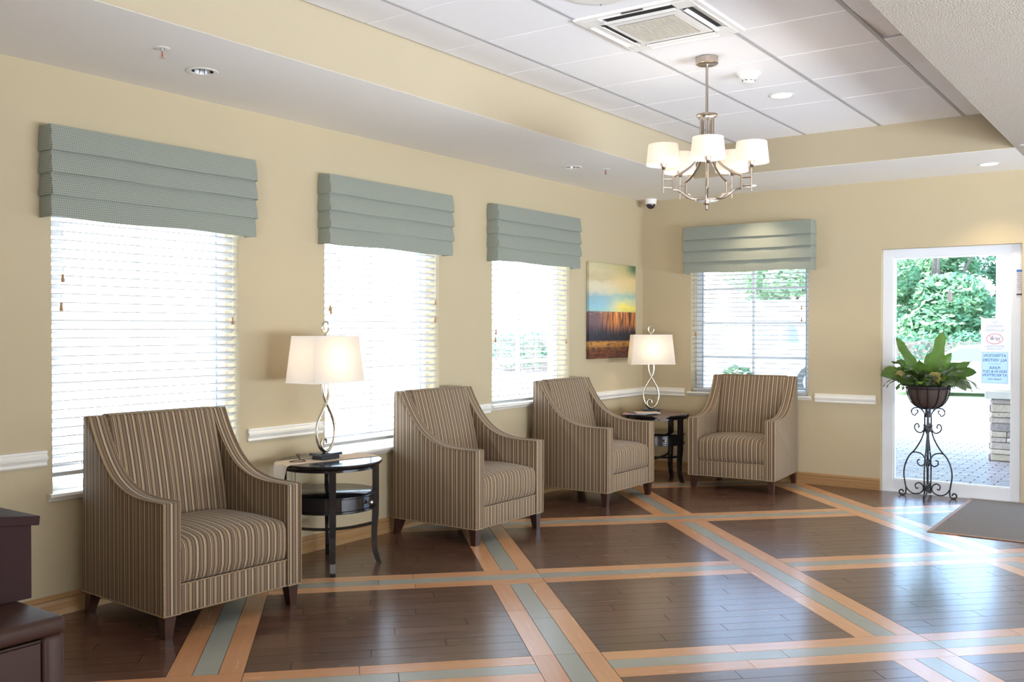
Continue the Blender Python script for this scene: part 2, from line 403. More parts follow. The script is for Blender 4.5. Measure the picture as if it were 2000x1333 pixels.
# baseboards and chair rails
def run_profile(name, prof, axis, a0, a1, m, sign=-1):
    mb = MB()
    if axis == 'x': mb.prism([(sign*d, z) for d, z in prof], 'x', a0, a1)
    else: mb.prism([(sign*d, z) for d, z in prof], 'y', a0, a1)
    return struct(mb.build(name, m))
BP = [(0,0),(.020,0),(.020,.030),(.013,.034),(.015,.060),(.012,.078),(.016,.084),(.010,.098),(.006,.104),(0,.104)]
run_profile('baseboard_left', BP, 'x', XF, -.0, M_base)
run_profile('baseboard_back', BP, 'y', -2.362, -.0, M_base)
CP = [(0,.755),(.012,.755),(.018,.762),(.012,.771),(.014,.776),(.026,.792),(.028,.802),(.016,.812),(.014,.816),(.022,.824),(.020,.832),(0,.834)]
run_profile('trim_1', CP, 'x', -11.0, -6.305, M_trim); run_profile('trim_2', CP, 'x', -5.065, -4.455, M_trim)
run_profile('trim_3', CP, 'x', -3.23, -2.630, M_trim); run_profile('trim_4', CP, 'x', -1.385, 0, M_trim)
run_profile('trim_5', [(d, z+.006) for d, z in CP], 'y', -.476, 0, M_trim); run_profile('trim_6', [(d, z+.005) for d, z in CP], 'y', -2.324, -1.782, M_trim)

# windows (local frame: x along the wall, -y into the room) and blinds, valances
def frame_place(axis, c):  # location, rotation of a local frame on a wall
    return ((c, 0, 0), (0,0,0)) if axis == 'y' else ((0, c, 0), (0,0,-PI/2))
def make_window(idx, axis, a0, a1, zb):
    c, w = (a0+a1)/2, a1-a0; loc, rot = frame_place(axis, c)
    e = bpy.data.objects.new('window_%d' % idx, None); COL.objects.link(e); e.location = loc; e.rotation_euler = rot; struct(e)
    h = w/2; fr = MB(); f0, f1 = .13, .19; sw = .062
    fr.box(-h, -h+sw, f0, f1, zb, ZT); fr.box(h-sw, h, f0, f1, zb, ZT); fr.box(-h+sw, h-sw, f0, f1, zb, zb+.05); fr.box(-h+sw, h-sw, f0, f1, ZT-.06, ZT)
    fr.build('window_frame', M_frame, e)
    g = MB(); g.box(-h+sw, -h+sw+.008, f0-.001, f0+.008, zb+.05, ZT-.06); g.box(h-sw-.008, h-sw, f0-.001, f0+.008, zb+.05, ZT-.06); g.build('gasket', M_gask, e)
    MB().box(-.013, .013, .145, .172, zb+.05, ZT-.06).build('muntin', M_frame, e)
    z = 1.826
    while z > zb+.12:
        MB().box(-h+sw+.009, h-sw-.009, .147, .170, z-.012, z+.012).build('muntin', M_frame, e); z -= .335
    MB().box(-h+sw, h-sw, .157, .161, zb+.05, ZT-.06).build('pane', M_glass, e)
    s = MB(); s.box(-h, h, -.0, .13, zb-.012, zb+.004); s.prism([(.0,zb-.028),(-.012,zb-.026),(-.022,zb-.012),(-.034,zb-.008),(-.040,zb-.002),(-.040,zb+.008),(-.034,zb+.012),(.0,zb+.012)], 'x', -h-.03, h+.03)
    s.build('window_sill', M_trim, e)
    # reveal lining stays wall coloured: nothing else needed
    return e
def make_blind(label, axis, a0, a1, zb, tilt, tass):
    c, w = (a0+a1)/2, a1-a0; loc, rot = frame_place(axis, c); h = w/2-.008
    b = bpy.data.objects.new('window_blind', None); COL.objects.link(b); b.location = loc; b.rotation_euler = rot
    tag(b, label, 'blind', 'white slatted window blinds')
    yc = .040
    MB().rbox(-h, h, yc-.028, yc+.028, 2.195, 2.245, .004).build('head_rail', M_slat, b)
    MB().rbox(-h, h, yc-.026, yc+.026, zb, zb+.022, .004).build('bottom_rail', M_slat, b)
    # slat: slightly crowned strip; room edge up by tilt
    sm = None; z = zb+.058
    ct, st = math.cos(tilt), math.sin(tilt)
    while z < 2.18:
        if sm is None:
            mb = MB(); pr = []
            for t, cr in ((-.025,0),(-.0125,.0022),(0,.003),(.0125,.0022),(.025,0)): pr.append((t*ct+cr*st, -t*st+cr*ct))
            poly = pr+[(p[0]-.0045*st, p[1]-.0045*ct) for p in reversed(pr)]
            mb.prism(poly, 'x', -h, h); o = mb.build('slat', M_slat, b, (0, yc, z)); sm = o.data
        else:
            o = bpy.data.objects.new('slat', sm); COL.objects.link(o); o.parent = b; o.location = (0, yc, z)
        z += .0450
    for k in (-.36, -.12, .12, .36):
        for dy in (-.027, .027):
            MB().tube([(k*w, yc+dy, zb+.02), (k*w, yc+dy, 2.20)], .0011, 5).build('ladder_cord', M_cord, b)
    for tx, tz in tass:
        q = MB().tube([(tx, yc-.034, tz), (tx, yc-.034, 2.20)], .001, 5).build('pull_cord', M_cord, b)
        MB().lathe([(.003,.022),(.006,.018),(.005,.004),(.0095,-.012),(.0085,-.02),(.001,-.022)], 10, (tx, yc-.034, tz-.012)).build('tassel', M_tass, q, smooth=True)
    return b
def make_valance(label, axis, a0, a1, d=.10):
    c, w = (a0+a1)/2, a1-a0; loc, rot = frame_place(axis, c); h = w/2
    v = bpy.data.objects.new('valance', None); COL.objects.link(v); v.location = loc; v.rotation_euler = rot
    tag(v, label, 'valance', 'grey green folded window valances')
    MB().box(-h+.012, h-.012, -d+.014, -.002, 2.395, 2.42).build('mounting_board', M_trim, v)
    zt = [2.430, 2.315, 2.205, 2.095]; zbm = [2.306, 2.196, 2.086, 1.978]
    for k in range(4):
        t, bt = zt[k], zbm[k]; mb = MB(); o0 = .004 if k == 0 else .000; o1 = .022 if k < 3 else .010
        nx = 14; rows = 5; th = .004
        path = [(-h, -.003), (-h, -d+.002), (-h+.002, -d)]+[(-h+.002+(w-.004)*i/nx, -d) for i in range(1, nx)]+[(h-.002, -d), (h, -d+.002), (h, -.003)]
        nrm = [(-1,0),(-1,-.4),(-.4,-1)]+[(0,-1)]*(nx-1)+[(.4,-1),(1,-.4),(1,0)]
        for side in (0, 1):
            for r in range(rows+1):
                u = r/rows; off = (o0+(o1-o0)*u+.003*math.sin(PI*u))-side*th
                for i, ((x, y), (nx_, ny_)) in enumerate(zip(path, nrm)):
                    wob = .0025*math.sin(i*1.9+k*2.1+a0*3)*u
                    mb.v.append((x+nx_*((off+side*th)*.45-side*th), min(-.002, y+ny_*(off+wob)), t+(bt-t)*u-.004*math.sin(i*.7+k+c)*(u if k == 3 else u*.4)))
        m_ = len(path); base = (rows+1)*m_
        for side in (0, 1):
            for r in range(rows):
                for i in range(m_-1):
                    a = side*base+r*m_+i; q = (a, a+1, a+m_+1, a+m_); mb.f.append(q if side == 0 else q[::-1])
        for i in range(m_-1):
            a = rows*m_+i; mb.f.append((a, a+1, base+a+1, base+a)); mb.f.append((i, base+i, base+i+1, i+1))
        mb.build('fabric_fold', M_val, v, smooth=True)
    # fabric-covered top
    MB().box(-h+.006, h-.006, -d+.006, -.002, 2.420, 2.427).build('top_panel', M_val, v)
    return v
tilts = [math.radians(26), math.radians(19), math.radians(10)]
names = ['leftmost long-wall window behind the first armchair', 'middle long-wall window behind the near lamp', 'right long-wall window beside the painting']
tz = [[(-.513,1.700),(-.522,1.556),(.533,1.492)], [(-.528,1.58),(-.520,1.565),(.548,1.645),(.543,1.515)], [(-.525,1.42),(-.532,1.358),(.546,1.333)]]
VAL = [(-6.326,-5.078), (-4.483,-3.230), (-2.660,-1.402)]
bz = [.690, .655, .822]
for i, (a, b, z) in enumerate(WIN):
    make_window(i+1, 'y', a, b, z)
    make_blind('white slatted blind in the '+names[i], 'y', a, b, bz[i], tilts[i], tz[i])
    make_valance('grey green folded valance over the '+names[i], 'y', *VAL[i])
make_window(4, 'x', *W4)
make_blind('white blind with near-level slats in the window behind the far right armchair', 'x', W4[0], W4[1], .822, math.radians(2), [(.520,1.645),(.521,1.535),(-.545,1.40),(-.538,1.392)])
make_valance('grey green folded valance over the end wall window near the door', 'x', -1.780, -.520, .125)

# doors
def make_door(idx, y0, y1):
    e = bpy.data.objects.new('door_%d' % idx, None); COL.objects.link(e); struct(e)
    x0, x1 = .055, .115; zt, lo = 2.137, -.015; sl = .094
    f = MB(); f.rbox(x0, x1, y1-sl, y1, lo, zt, .003, 1); f.rbox(x0, x1, y0, y0+.08, lo, zt, .003, 1)
    f.build('door_stile', M_alu, e)
    f = MB(); f.rbox(x0, x1, y0+.08, y1-sl, zt-.077, zt, .003, 1); f.rbox(x0, x1, y0+.08, y1-sl, lo, .102, .003, 1); f.build('door_rail', M_alu, e)
    g = MB()
    for (a, b, c, d) in ((y0+.08, y0+.09, .102, zt-.077), (y1-sl-.012, y1-sl, .102, zt-.077)): g.box(x0+.006, x1-.006, a, b, c, d)
    g.box(x0+.006, x1-.006, y0+.09, y1-sl-.012, .102, .112); g.box(x0+.006, x1-.006, y0+.09, y1-sl-.012, zt-.089, zt-.077)
    g.build('glazing_bead', M_frame, e)
    MB().box(.083, .089, y0+.09, y1-sl-.012, .112, zt-.089).build('pane', M_glass, e)
    return e
make_door(1, D1[0], D1[1]); make_door(2, D2[0], D2[1])
struct(MB().box(0, .2, D2[0], D1[1], -.03, -.004).build('trim_7', M_alu))

# ------------------------------------------------------------------ floor: diagonal parquet, every visible piece its own part
floor = struct(MB().box(XF, XB, YR, 0, -.10, -.006).build('floor', M_sub))
R2 = math.sqrt(2)
def w2uv(x, y): return ((x-y)/R2, (x+y)/R2)
def uv2w(u, v): return ((u+v)/R2, (v-u)/R2)
ROOM = [(XF+.0, YR), (XB-.001, YR), (XB-.001, -.001), (XF, -.001)]
def clip(poly):
    def cut(P, f):
        out = []
        for i in range(len(P)):
            a, b = P[i-1], P[i]; fa, fb = f(a), f(b)
            if (fa >= 0) != (fb >= 0):
                t = fa/(fa-fb); out.append((a[0]+(b[0]-a[0])*t, a[1]+(b[1]-a[1])*t))
            if fb >= 0: out.append(b)
        return out
    for f in (lambda p: p[0]-XF, lambda p: XB-.001-p[0], lambda p: p[1]-YR, lambda p: -.001-p[1]):
        poly = cut(poly, f)
        if len(poly) < 3: return []
    return poly
PU, PV = 1.530, 1.502; UR, VT, BW_ = -.351, -3.912, .312
pieces = {'plank': [], 'border_plank': [], 'slate_strip': []}
def put(kind, u0, u1, v0, v1, alongU):
    g = .0014
    P = clip([uv2w(u0+g, v0+g), uv2w(u1-g, v0+g), uv2w(u1-g, v1-g), uv2w(u0+g, v1-g)])
    if len(P) < 3: return
    cx, cyy = sum(p[0] for p in P)/len(P), sum(p[1] for p in P)/len(P)
    q = [px((p[0], p[1], 0)) for p in P]; area = 0
    if all(q):
        A = 0
        for i in range(len(q)): A += q[i-1][0]*q[i][1]-q[i][0]*q[i-1][1]
        xs, ysx = [k[0] for k in q], [k[1] for k in q]
        if max(xs) > -30 and min(xs) < 2030 and max(ysx) > 0 and min(ysx) < 1370: area = abs(A)/2
    pieces[kind].append((area, P, cx, cyy, alongU))
for i in range(-8, 14):           # fields and bands
    for j in range(-9, 8):
        ub1 = UR-PU*i; ub0 = ub1-BW_; vb1 = VT-PV*j; vb0 = vb1-BW_        # band i in u, band j in v
        fu0, fu1 = ub1-PU, ub0; fu0 = ub1-PU  # field left of band i
        cxy = uv2w((ub0+ub1)/2-.7, (vb0+vb1)/2-.7)
        if not (XF-2.5 < cxy[0] < XB+2.5 and YR-2.5 < cxy[1] < 2.5): continue
        # field between band i+1 and band i (u), band j+1 and band j (v)
        u0, u1 = UR-PU*(i+1), ub0; v0, v1 = VT-PV*(j+1), vb0
        n = 12; wv = (v1-v0)/n
        for k in range(n):
            cut_ = u0+((k*.377+i*.21+j*.4) % 1.0)*.9; a = u0
            xs = [u0]
            while cut_ < u1-.12:
                if cut_ > u0+.12: xs.append(cut_)
                cut_ += .914
            xs.append(u1)
            for s in range(len(xs)-1): put('plank', xs[s], xs[s+1], v0+k*wv, v0+(k+1)*wv, True)
        over_u = (i+j) % 2 == 0
        st = BW_/3
        for s in range(3):
            kind = 'slate_strip' if s == 1 else 'border_plank'
            # u-band i between v-band j+1 top and (through j if over)
            va, vb_ = VT-PV*(j+1), vb0
            if (i+j+1) % 2 == 0: pass
            lo_, hi_ = va, (vb1 if over_u else vb0)
            mid = lo_+(hi_-lo_)*(.45+.12*((s+i) % 2))
            put(kind, ub0+s*st, ub0+(s+1)*st, lo_, mid, False); put(kind, ub0+s*st, ub0+(s+1)*st, mid, hi_, False)
            lo_, hi_ = UR-PU*(i+1), (ub0 if over_u else ub1)
            mid = lo_+(hi_-lo_)*(.52-.13*((s+j) % 2))
            put(kind, lo_, mid, vb0+s*st, vb0+(s+1)*st, True); put(kind, mid, hi_, vb0+s*st, vb0+(s+1)*st, True)
MATS = {'plank': M_plank, 'border_plank': M_bord, 'slate_strip': M_slate}
def slab(mb, P, ox, oy, a, z0, z1):
    c, s = math.cos(-a), math.sin(-a); n = len(P)
    L = [((p[0]-ox)*c-(p[1]-oy)*s, (p[0]-ox)*s+(p[1]-oy)*c) for p in P]
    mb.add([(x, y, z1) for x, y in L]+[(x, y, z0) for x, y in L], [tuple(range(n))]+[(i, n+i, n+(i+1) % n, (i+1) % n) for i in range(n)])
for kind, lst in pieces.items():
    lst.sort(key=lambda t: -t[0]); rest = {True: MB(), False: MB()}
    for q, (area, P, cx, cyy, al) in enumerate(lst):
        a = -PI/4 if al else PI/4
        if q < 296 and area > 6:
            mb = MB(); slab(mb, P, cx, cyy, a, -.006, random.uniform(-.0002, .0002)); mb.build(kind, MATS[kind], floor, (cx, cyy, 0), (0,0,a))
        else: slab(rest[al], P, 0, 0, a, -.006, random.uniform(-.0002, .0002))
    for al, mb in rest.items():
        if mb.v:
            o = mb.build(kind+'s_remaining' if False else kind, MATS[kind], floor, (0,0,0), (0,0,-PI/4 if al else PI/4)); o['kind'] = 'stuff'

# door mat
M_mat = mat('grey brown entrance carpet', S(130,124,120), .95, spec=.1, vary=.35, vscale=140, bump=.9, bscale=240, bdist=.004)
M_medge = mat('tan mat edging', S(150,118,92), .6)
dm = thing('door_mat', 'grey brown entrance mat with tan edging lying in front of the glass door', 'mat', (-.80, -4.35, 0))
MB().rbox(-.81, .76, -1.22, 1.22, .0004, .009, .003, 1).build('carpet', M_mat, dm)
e = MB(); e.rbox(-.83, -.81, -1.24, 1.25, .0004, .008, .002, 1); e.rbox(-.81, .78, 1.22, 1.25, .0004, .008, .002, 1); e.rbox(.76, .78, -1.24, 1.22, .0004, .008, .002, 1); e.rbox(-.81, .76, -1.24, -1.22, .0004, .008, .002, 1)
e.build('edging', M_medge, dm)

# ------------------------------------------------------------------ armchairs
def make_chair(label):
    t = thing('armchair', label, 'armchair', group='striped tub armchairs')
    w, yb = .393, .375; ai = .308
    prof = [(-.375,.632),(-.30,.632),(-.20,.633),(-.10,.643),(-.01,.668),(.07,.709),(.14,.770),(.20,.846),(.245,.918),(.280,.985)]
    top = [(p.x, p.y) for p in catmull([(a, b, 0) for a, b in prof], 4)]
    for s in (-1, 1):
        poly = [(-.375,.112)]+top+[(.290,.996),(.338,.996),(.350,.988),(.372,.112)]
        mb = MB().prism(poly, 'x', min(s*ai, s*w), max(s*ai, s*w), .007, 2)
        mb.build('arm', M_stripe, t, smooth=True)
        for xx in (s*(w+.0005), s*(ai+.002)):
            line = [(xx, -.376, .115)]+[(xx, y-(.0 if i else .001), z+.0005) for i, (y, z) in enumerate(top)]+[(xx, .290, .997)]
            MB().tube(line, .0040, 6).build('piping', M_pipe, t, smooth=True)
        MB().tube([(s*w, .372, .113), (s*w, -.374, .113), (s*ai, -.376, .113)], .004, 6).build('piping', M_pipe, t, smooth=True)
    # back cushion: gently bulged slab
    bp = []
    N = 10
    for i in range(N+1):
        u = i/N; y = .128+(.262-.128)*u-.016*math.sin(PI*u); z = .42+(.985-.42)*u; bp.append((y, z))
    bp += [(.272,.997),(.290,1.003),(.318,1.003),(.338,.995),(.362,.30),(.362,.14),(.20,.14)]
    MB().prism(bp, 'x', -ai+.002, ai-.002, .008, 2).build('backrest', M_stripe, t, smooth=True)
    # seat cushion, crowned
    sb = MB(); nx, X = 12, ai-.004
    pr = [(-.352,.250),(-.364,.262),(-.370,.30),(-.371,.36),(-.370,.405),(-.362,.432),(-.345,.446),(-.31,.452),(-.22,.458),(-.10,.461),(.02,.459),(.11,.454),(.17,.44),(.17,.250)]
    for i in range(nx+1):
        x = -X+2*X*i/nx; k = 1-(abs(x)/X)**3
        for (y, z) in pr:
            cz = .020*k*max(0, min(1, (z-.38)/.07))*max(0, min(1, (y+.40)/.12)); cyb = -.006*k if y < -.34 and z > .27 else 0
            sb.v.append((x, y+cyb, z+cz-(.006 if (abs(x) > X*.97 and z > .42) else 0)))
    m_ = len(pr)
    for i in range(nx):
        for j in range(m_-1): a = i*m_+j; sb.f.append((a, a+1, a+m_+1, a+m_))
        sb.f.append((i*m_+m_-1, i*m_, (i+1)*m_, (i+1)*m_+m_-1))
    sb.f.append(tuple(range(m_))); sb.f.append(tuple(range(nx*m_, nx*m_+m_))[::-1])
    sb.build('seat_cushion', M_stripe, t, smooth=True)
    MB().rbox(-ai+.001, ai-.001, -.370, .20, .112, .246, .006).build('front_rail', M_stripe, t, smooth=True)
    for P in ([(-ai, -.371, .2475), (ai, -.371, .2475)], [(-ai, -.371, .114), (ai, -.371, .114)], [(-ai+.005, .268, .999), (ai-.005, .268, .999)]):
        MB().tube(P, .0035, 6).build('piping', M_pipe, t, smooth=True)
    MB().box(-w+.01, w-.01, -.36, .36, .106, .113).build('underside', M_under, t)
    for (x, y) in ((-1,-1),(1,-1),(-1,1),(1,1)):
        cx, c_y = x*.352, -.335 if y < 0 else .325; tx, ty = x*.006, (-.004 if y < 0 else .03)
        a, b = .030, .019
        q = MB(); q.add([(cx-a,c_y-a,.112),(cx+a,c_y-a,.112),(cx+a,c_y+a,.112),(cx-a,c_y+a,.112),(cx+tx-b,c_y+ty-b,0),(cx+tx+b,c_y+ty-b,0),(cx+tx+b,c_y+ty+b,0),(cx+tx-b,c_y+ty+b,0)],
              [(0,1,2,3),(4,7,6,5),(0,4,5,1),(1,5,6,2),(2,6,7,3),(3,7,4,0)])
        q.build('leg', M_legw, t)
    return t
def corner_place(o, fl, ang):
    o.rotation_euler = (0, 0, ang)
    o.location = Vector((fl[0], fl[1], 0))+Matrix.Rotation(ang, 3, 'Z') @ Vector((.393, .375, 0))
ch1 = make_chair('striped brown armchair nearest the camera, under the leftmost window')
ch2 = copy_tree(ch1); ch2['label'] = 'striped brown armchair between the near lamp table and the third chair'
ch3 = copy_tree(ch1); ch3['label'] = 'striped brown armchair left of the corner lamp table, below the painting'
ch4 = copy_tree(ch1); ch4['label'] = 'striped brown armchair on the end wall between corner table and glass door'
corner_place(ch1, (-6.200,-.810), math.radians(-3.2))
corner_place(ch2, (-3.856,-.802), math.radians(-.4))
corner_place(ch3, (-2.133,-.805), math.radians(-.7))
corner_place(ch4, (-.812,-.893), math.radians(-90+3.6))

# ------------------------------------------------------------------ round side tables
def make_table(label):
    t = thing('side_table', label, 'table', group='round black side tables')
    R_ = .315
    MB().lathe([(.0001,.612),(R_-.022,.612),(R_-.010,.617),(R_-.004,.624),(R_,.630),(R_,.636),(R_-.005,.640),(.0001,.640)], 64).build('tabletop', M_black, t, smooth=True)
    MB().lathe([(R_-.045,.598),(R_-.025,.598),(R_-.025,.613),(R_-.045,.613)], 64).build('apron', M_black, t, smooth=True)
    MB().lathe([(.0001,.440),(.280,.440),(.284,.443),(.284,.449),(.280,.452),(.0001,.452)], 64).build('shelf', M_black, t, smooth=True)
    MB().lathe([(.0001,.352),(.276,.352),(.280,.356),(.280,.366),(.268,.368),(.268,.440)], 64).build('drawer_box', M_black, t, smooth=True)
    # curved drawer front between two legs, with knob
    for a0, knob in ((-PI/2, True), (PI/2, False)):
        dv = MB(); n = 14; half = math.radians(34)
        for i in range(n+1):
            a = a0-half+2*half*i/n
            for r, z in ((.268,.372),(.276,.372),(.276,.434),(.268,.434)): dv.v.append((r*math.cos(a), r*math.sin(a), z))
        for i in range(n):
            for j in range(4): b = i*4; dv.f.append((b+j, b+(j+1) % 4, b+4+(j+1) % 4, b+4+j))
        dv.f += [(0,1,2,3), (n*4+3, n*4+2, n*4+1, n*4)]
        d = dv.build('drawer', M_black, t, smooth=True)
        a = a0+.10
        k = MB(); k.tube([(.274*math.cos(a),.274*math.sin(a),.403),(.290*math.cos(a),.290*math.sin(a),.403)], .005, 10); k.sphere((.298*math.cos(a),.298*math.sin(a),.403), .013)
        k.build('knob', M_chrome, d, smooth=True)
    for k in range(4):
        a = PI/4+k*PI/2; ca, sa = math.cos(a), math.sin(a); q = MB()
        prof = [(.275,.612),(.275,.50),(.275,.40),(.273,.30),(.267,.22),(.265,.14),(.272,.07),(.287,.02),(.297,0)]
        hw = [.020,.020,.020,.020,.018,.017,.016,.015,.015]
        for (r, z), b in zip(prof, hw):
            for (dr, dt) in ((-b,-b),(b,-b),(b,b),(-b,b)): q.v.append(((r+dr)*ca-dt*sa, (r+dr)*sa+dt*ca, z))
        for i in range(len(prof)-1):
            for j in range(4): b = i*4; q.f.append((b+j, b+(j+1) % 4, b+4+(j+1) % 4, b+4+j))
        q.f += [(0,1,2,3), tuple(range(len(prof)*4-4, len(prof)*4))[::-1]]
        q.build('leg', M_black, t)
    for k in range(2):
        a = PI/4+k*PI/2; q = MB(); n = 14; P = []
        for i in range(n+1):
            u = -1+2*i/n; P.append((u*.265*math.cos(a), u*.265*math.sin(a), .235-.03*(1-u*u)+k*.010))
        q.tube(P, .010, 4, flat=1.3); q.build('stretcher', M_black, t)
    return t
t1 = make_table('round black side table with shelf and drawer between the two nearest armchairs')
t1.location = (-4.735, -.362, 0); t1.rotation_euler = (0, 0, math.radians(4))
t2 = copy_tree(t1); t2['label'] = 'round black side table in the corner under the far lamp'
t2.location = (-.585, -.445, 0); t2.rotation_euler = (0, 0, math.radians(-51)); t2.scale = (1, 1, .98)

# table runner over the near table: top strip plus a hanging end
def cloth(name, label, pts_fn, nu, nv, m, loc, rz, th=.002):
    mb = MB()
    for side in (0, 1):
        for i in range(nu+1):
            for j in range(nv+1):
                x, y, z = pts_fn(i/nu, j/nv); mb.v.append((x, y, z+side*th))
    b = (nu+1)*(nv+1); idx = lambda i, j: i*(nv+1)+j
    for i in range(nu):
        for j in range(nv):
            q = (idx(i,j), idx(i+1,j), idx(i+1,j+1), idx(i,j+1)); mb.f.append(q[::-1]); mb.f.append(tuple(k+b for k in q))
    for i in range(nu):
        for j in (0, nv): mb.f.append((idx(i,j), idx(i+1,j), idx(i+1,j)+b, idx(i,j)+b))
    for j in range(nv):
        for i in (0, nu): mb.f.append((idx(i,j), idx(i,j+1), idx(i,j+1)+b, idx(i,j)+b))
    o = mb.build(name, m, None, loc, (0,0,rz), smooth=True); return tag(o, label, 'table cloth')
def runner(u, v):
    s = -.46+.77*u; y = .035+(-.10+.20*v)*(1.0 if s > -.30 else 1.0-.35*min(1, (-.30-s)/.16))
    lim = -math.sqrt(max(0, .318**2-y*y))
    if s >= lim: return (s, y, .6412)
    d = lim-s; return (lim-.012-.25*d*.3, y, .6412-d*.95+.004*math.sin(v*9))
cloth('table_runner', 'cream lace runner across the near side table, one end hanging down', runner, 44, 8, M_lace, (-4.735,-.362,0), math.radians(-12))
M_lace2 = mat('brown beige crocheted cloth', S(120,104,92), .9, vary=.45, vscale=90, bump=.9, bscale=200, bdist=.004)
def lace2(u, v):
    # square cloth laid cornerwise with pointed ends drooping over the rim
    a, b = (-.33+.66*u), (-.33+.66*v); x, y = (a-b)/R2*1.02, (a+b)/R2*.80
    r = math.hypot(x, y)
    if r <= .318: return (x, y, .6412)
    d = r-.318; k = (.320+.10*d)/r; return (x*k, y*k, .6412-d*.95)
cloth('crocheted_cloth', 'brown beige crocheted cloth on the corner table with a point drooping', lace2, 40, 40, M_lace2, (-.585,-.445,-.012), math.radians(-53))

# magazines on the corner table
M_mag = [mat('magazine cover red', S(196,120,100), .35, vary=.6, vscale=30), mat('magazine cover blue', S(70,90,120), .35, vary=.5, vscale=25), mat('magazine cover cream', S(214,196,176), .35, vary=.3, vscale=25)]
z = .6320
for k, (mx, my, rr, lab) in enumerate(((-.80,-.345,20,'red patterned magazine lying on top of the pile by the far lamp'), (-.775,-.40,-8,'dark blue magazine in the pile on the corner table'), (-.79,-.46,40,'cream magazine at the bottom edge of the corner table pile'))):
    m_ = thing('magazine', lab, 'magazine', (mx, my, z), math.radians(rr), 'magazines on the corner table')
    MB().rbox(-.085, .085, -.11, .11, 0, .006, .001, 1).build('pages', M_paper, m_)
    MB().rbox(-.087, .087, -.112, .112, .0062, .0074, .0005, 1).build('cover', M_mag[k], m_); z += .0078

# ------------------------------------------------------------------ table lamps
def make_lamp(label):
    t = thing('table_lamp', label, 'lamp', group='lamps with rectangular white shades')
    b = MB(); b.rbox(-.070, .070, -.046, .046, 0, .022, .003); b.rbox(-.083, .083, -.059, .059, .022, .038, .003); b.build('base', M_lampb, t)
    z0 = .042
    A = catmull([(.008,0,z0+.055),(.001,0,z0+.078),(-.021,0,z0+.082),(-.036,0,z0+.062),(-.036,0,z0+.036),(-.018,0,z0+.014),(.012,0,z0+.006),(.044,0,z0+.026),(.068,0,z0+.075),(.074,0,z0+.135),(.058,0,z0+.20),(.028,0,z0+.258),(-.004,0,z0+.315),(-.024,0,z0+.375),(-.022,0,z0+.46)], 6)
    Bc = catmull([(.0,.008,z0),(-.034,.008,z0+.022),(-.064,.006,z0+.075),(-.072,.004,z0+.135),(-.058,0,z0+.195),(-.024,-.004,z0+.258),(.010,-.004,z0+.315),(.026,0,z0+.375),(.022,0,z0+.46)], 7)
    MB().tube(A, .0095, 10).build('scroll_stem', M_lampm, t, smooth=True)
    MB().tube(Bc, .0095, 10).build('scroll_stem', M_lampm, t, smooth=True)
    n = MB(); n.tube([(-.03,0,z0+.46),(.03,0,z0+.46)], .007, 8); n.tube([(0,0,z0+.46),(0,0,z0+.52)], .012, 10); n.build('socket', M_lampm, t, smooth=True)
    # shade: four tapered walls, open top and bottom, rounded corners
    zb, zt = .468, .745; (bx, by), (tx, ty) = (.212,.127), (.186,.104)
    def ring(hx, hy, z, r=.012, n=4):
        P = []
        for cx, c_y, a0 in ((hx-r, hy-r, 0), (-hx+r, hy-r, PI/2), (-hx+r, -hy+r, PI), (hx-r, -hy+r, 1.5*PI)):
            for k in range(n+1): a = a0+PI/2*k/n; P.append((cx+r*math.cos(a), c_y+r*math.sin(a), z))
        return P
    r0, r1 = ring(bx, by, zb), ring(tx, ty, zt); s = MB(); n = len(r0)
    i0, i1 = ring(bx-.002, by-.002, zb), ring(tx-.002, ty-.002, zt)
    s.v = r0+r1+i0+i1
    for i in range(n):
        j = (i+1) % n
        s.f += [(i, j, n+j, n+i)]
        s.f += [(n+i, n+j, 3*n+j, 3*n+i), (i, 2*n+i, 2*n+j, j)]
    sh = s.build('lamp_shade', M_shade, t, smooth=True)
    for r_ in (r0, r1): MB().tube(r_, .0025, 6, closed=True).build('shade_trim', M_trim, sh)
    f = MB(); f.tube([(0,0,.565),(0,0,.755)], .003, 6)
    f.tube([(-tx+.002,0,zt-.012),(tx-.002,0,zt-.012)], .002, 5); f.tube([(0,-ty+.002,zt-.012),(0,ty-.002,zt-.012)], .002, 5); f.build('harp', M_lampm, t)
    q = MB(); q.lathe([(.0085,.748),(.0085,.757),(.004,.764)], 10)
    q.tube([((.0265)*math.cos(a), 0, .799+.034*math.sin(a)) for a in [2*PI*k/28 for k in range(28)]], .0062, 8, closed=True)
    q.build('finial', M_lampm, t, smooth=True)
    MB().sphere((0,0,.60), .028, 14, 10).build('bulb', M_bulb, t, smooth=True)
    return t
LAMPW = 6.0
lp1 = make_lamp('lit table lamp with twisted scroll stem on the near side table')
lp1.location = (-4.735, -.328, .6434); lp1.rotation_euler = (0,0,0)
lp2 = copy_tree(lp1); lp2['label'] = 'lit table lamp with twisted scroll stem on the corner table'
lp2.location = (-.578, -.394, .6314); lp2.rotation_euler = (0,0,math.radians(-53))
for l_, n_ in ((lp1, 'near_lamp_light'), (lp2, 'corner_lamp_light')):
    add_light(n_, 'POINT', (0,0,.60), LAMPW, (1,.74,.46), shadow_soft_size=.035, parent=l_)
M_cordk = mat('black cord', (.01,.01,.01,1), .5)
MB().tube(catmull([(-.080,.02,.012),(-.13,.05,.006),(-.19,.075,.003),(-.235,.06,.003),(-.225,.025,.003),(-.18,.0,.003),(-.15,.02,.003),(-.13,.09,.004),(-.07,.16,.004),(0,.23,.003),(.02,.275,.003),(.02,.292,-.02),(.02,.295,-.10),(.02,.30,-.50)], 6), .0024, 6).build('cord', M_cordk, lp1, smooth=True)

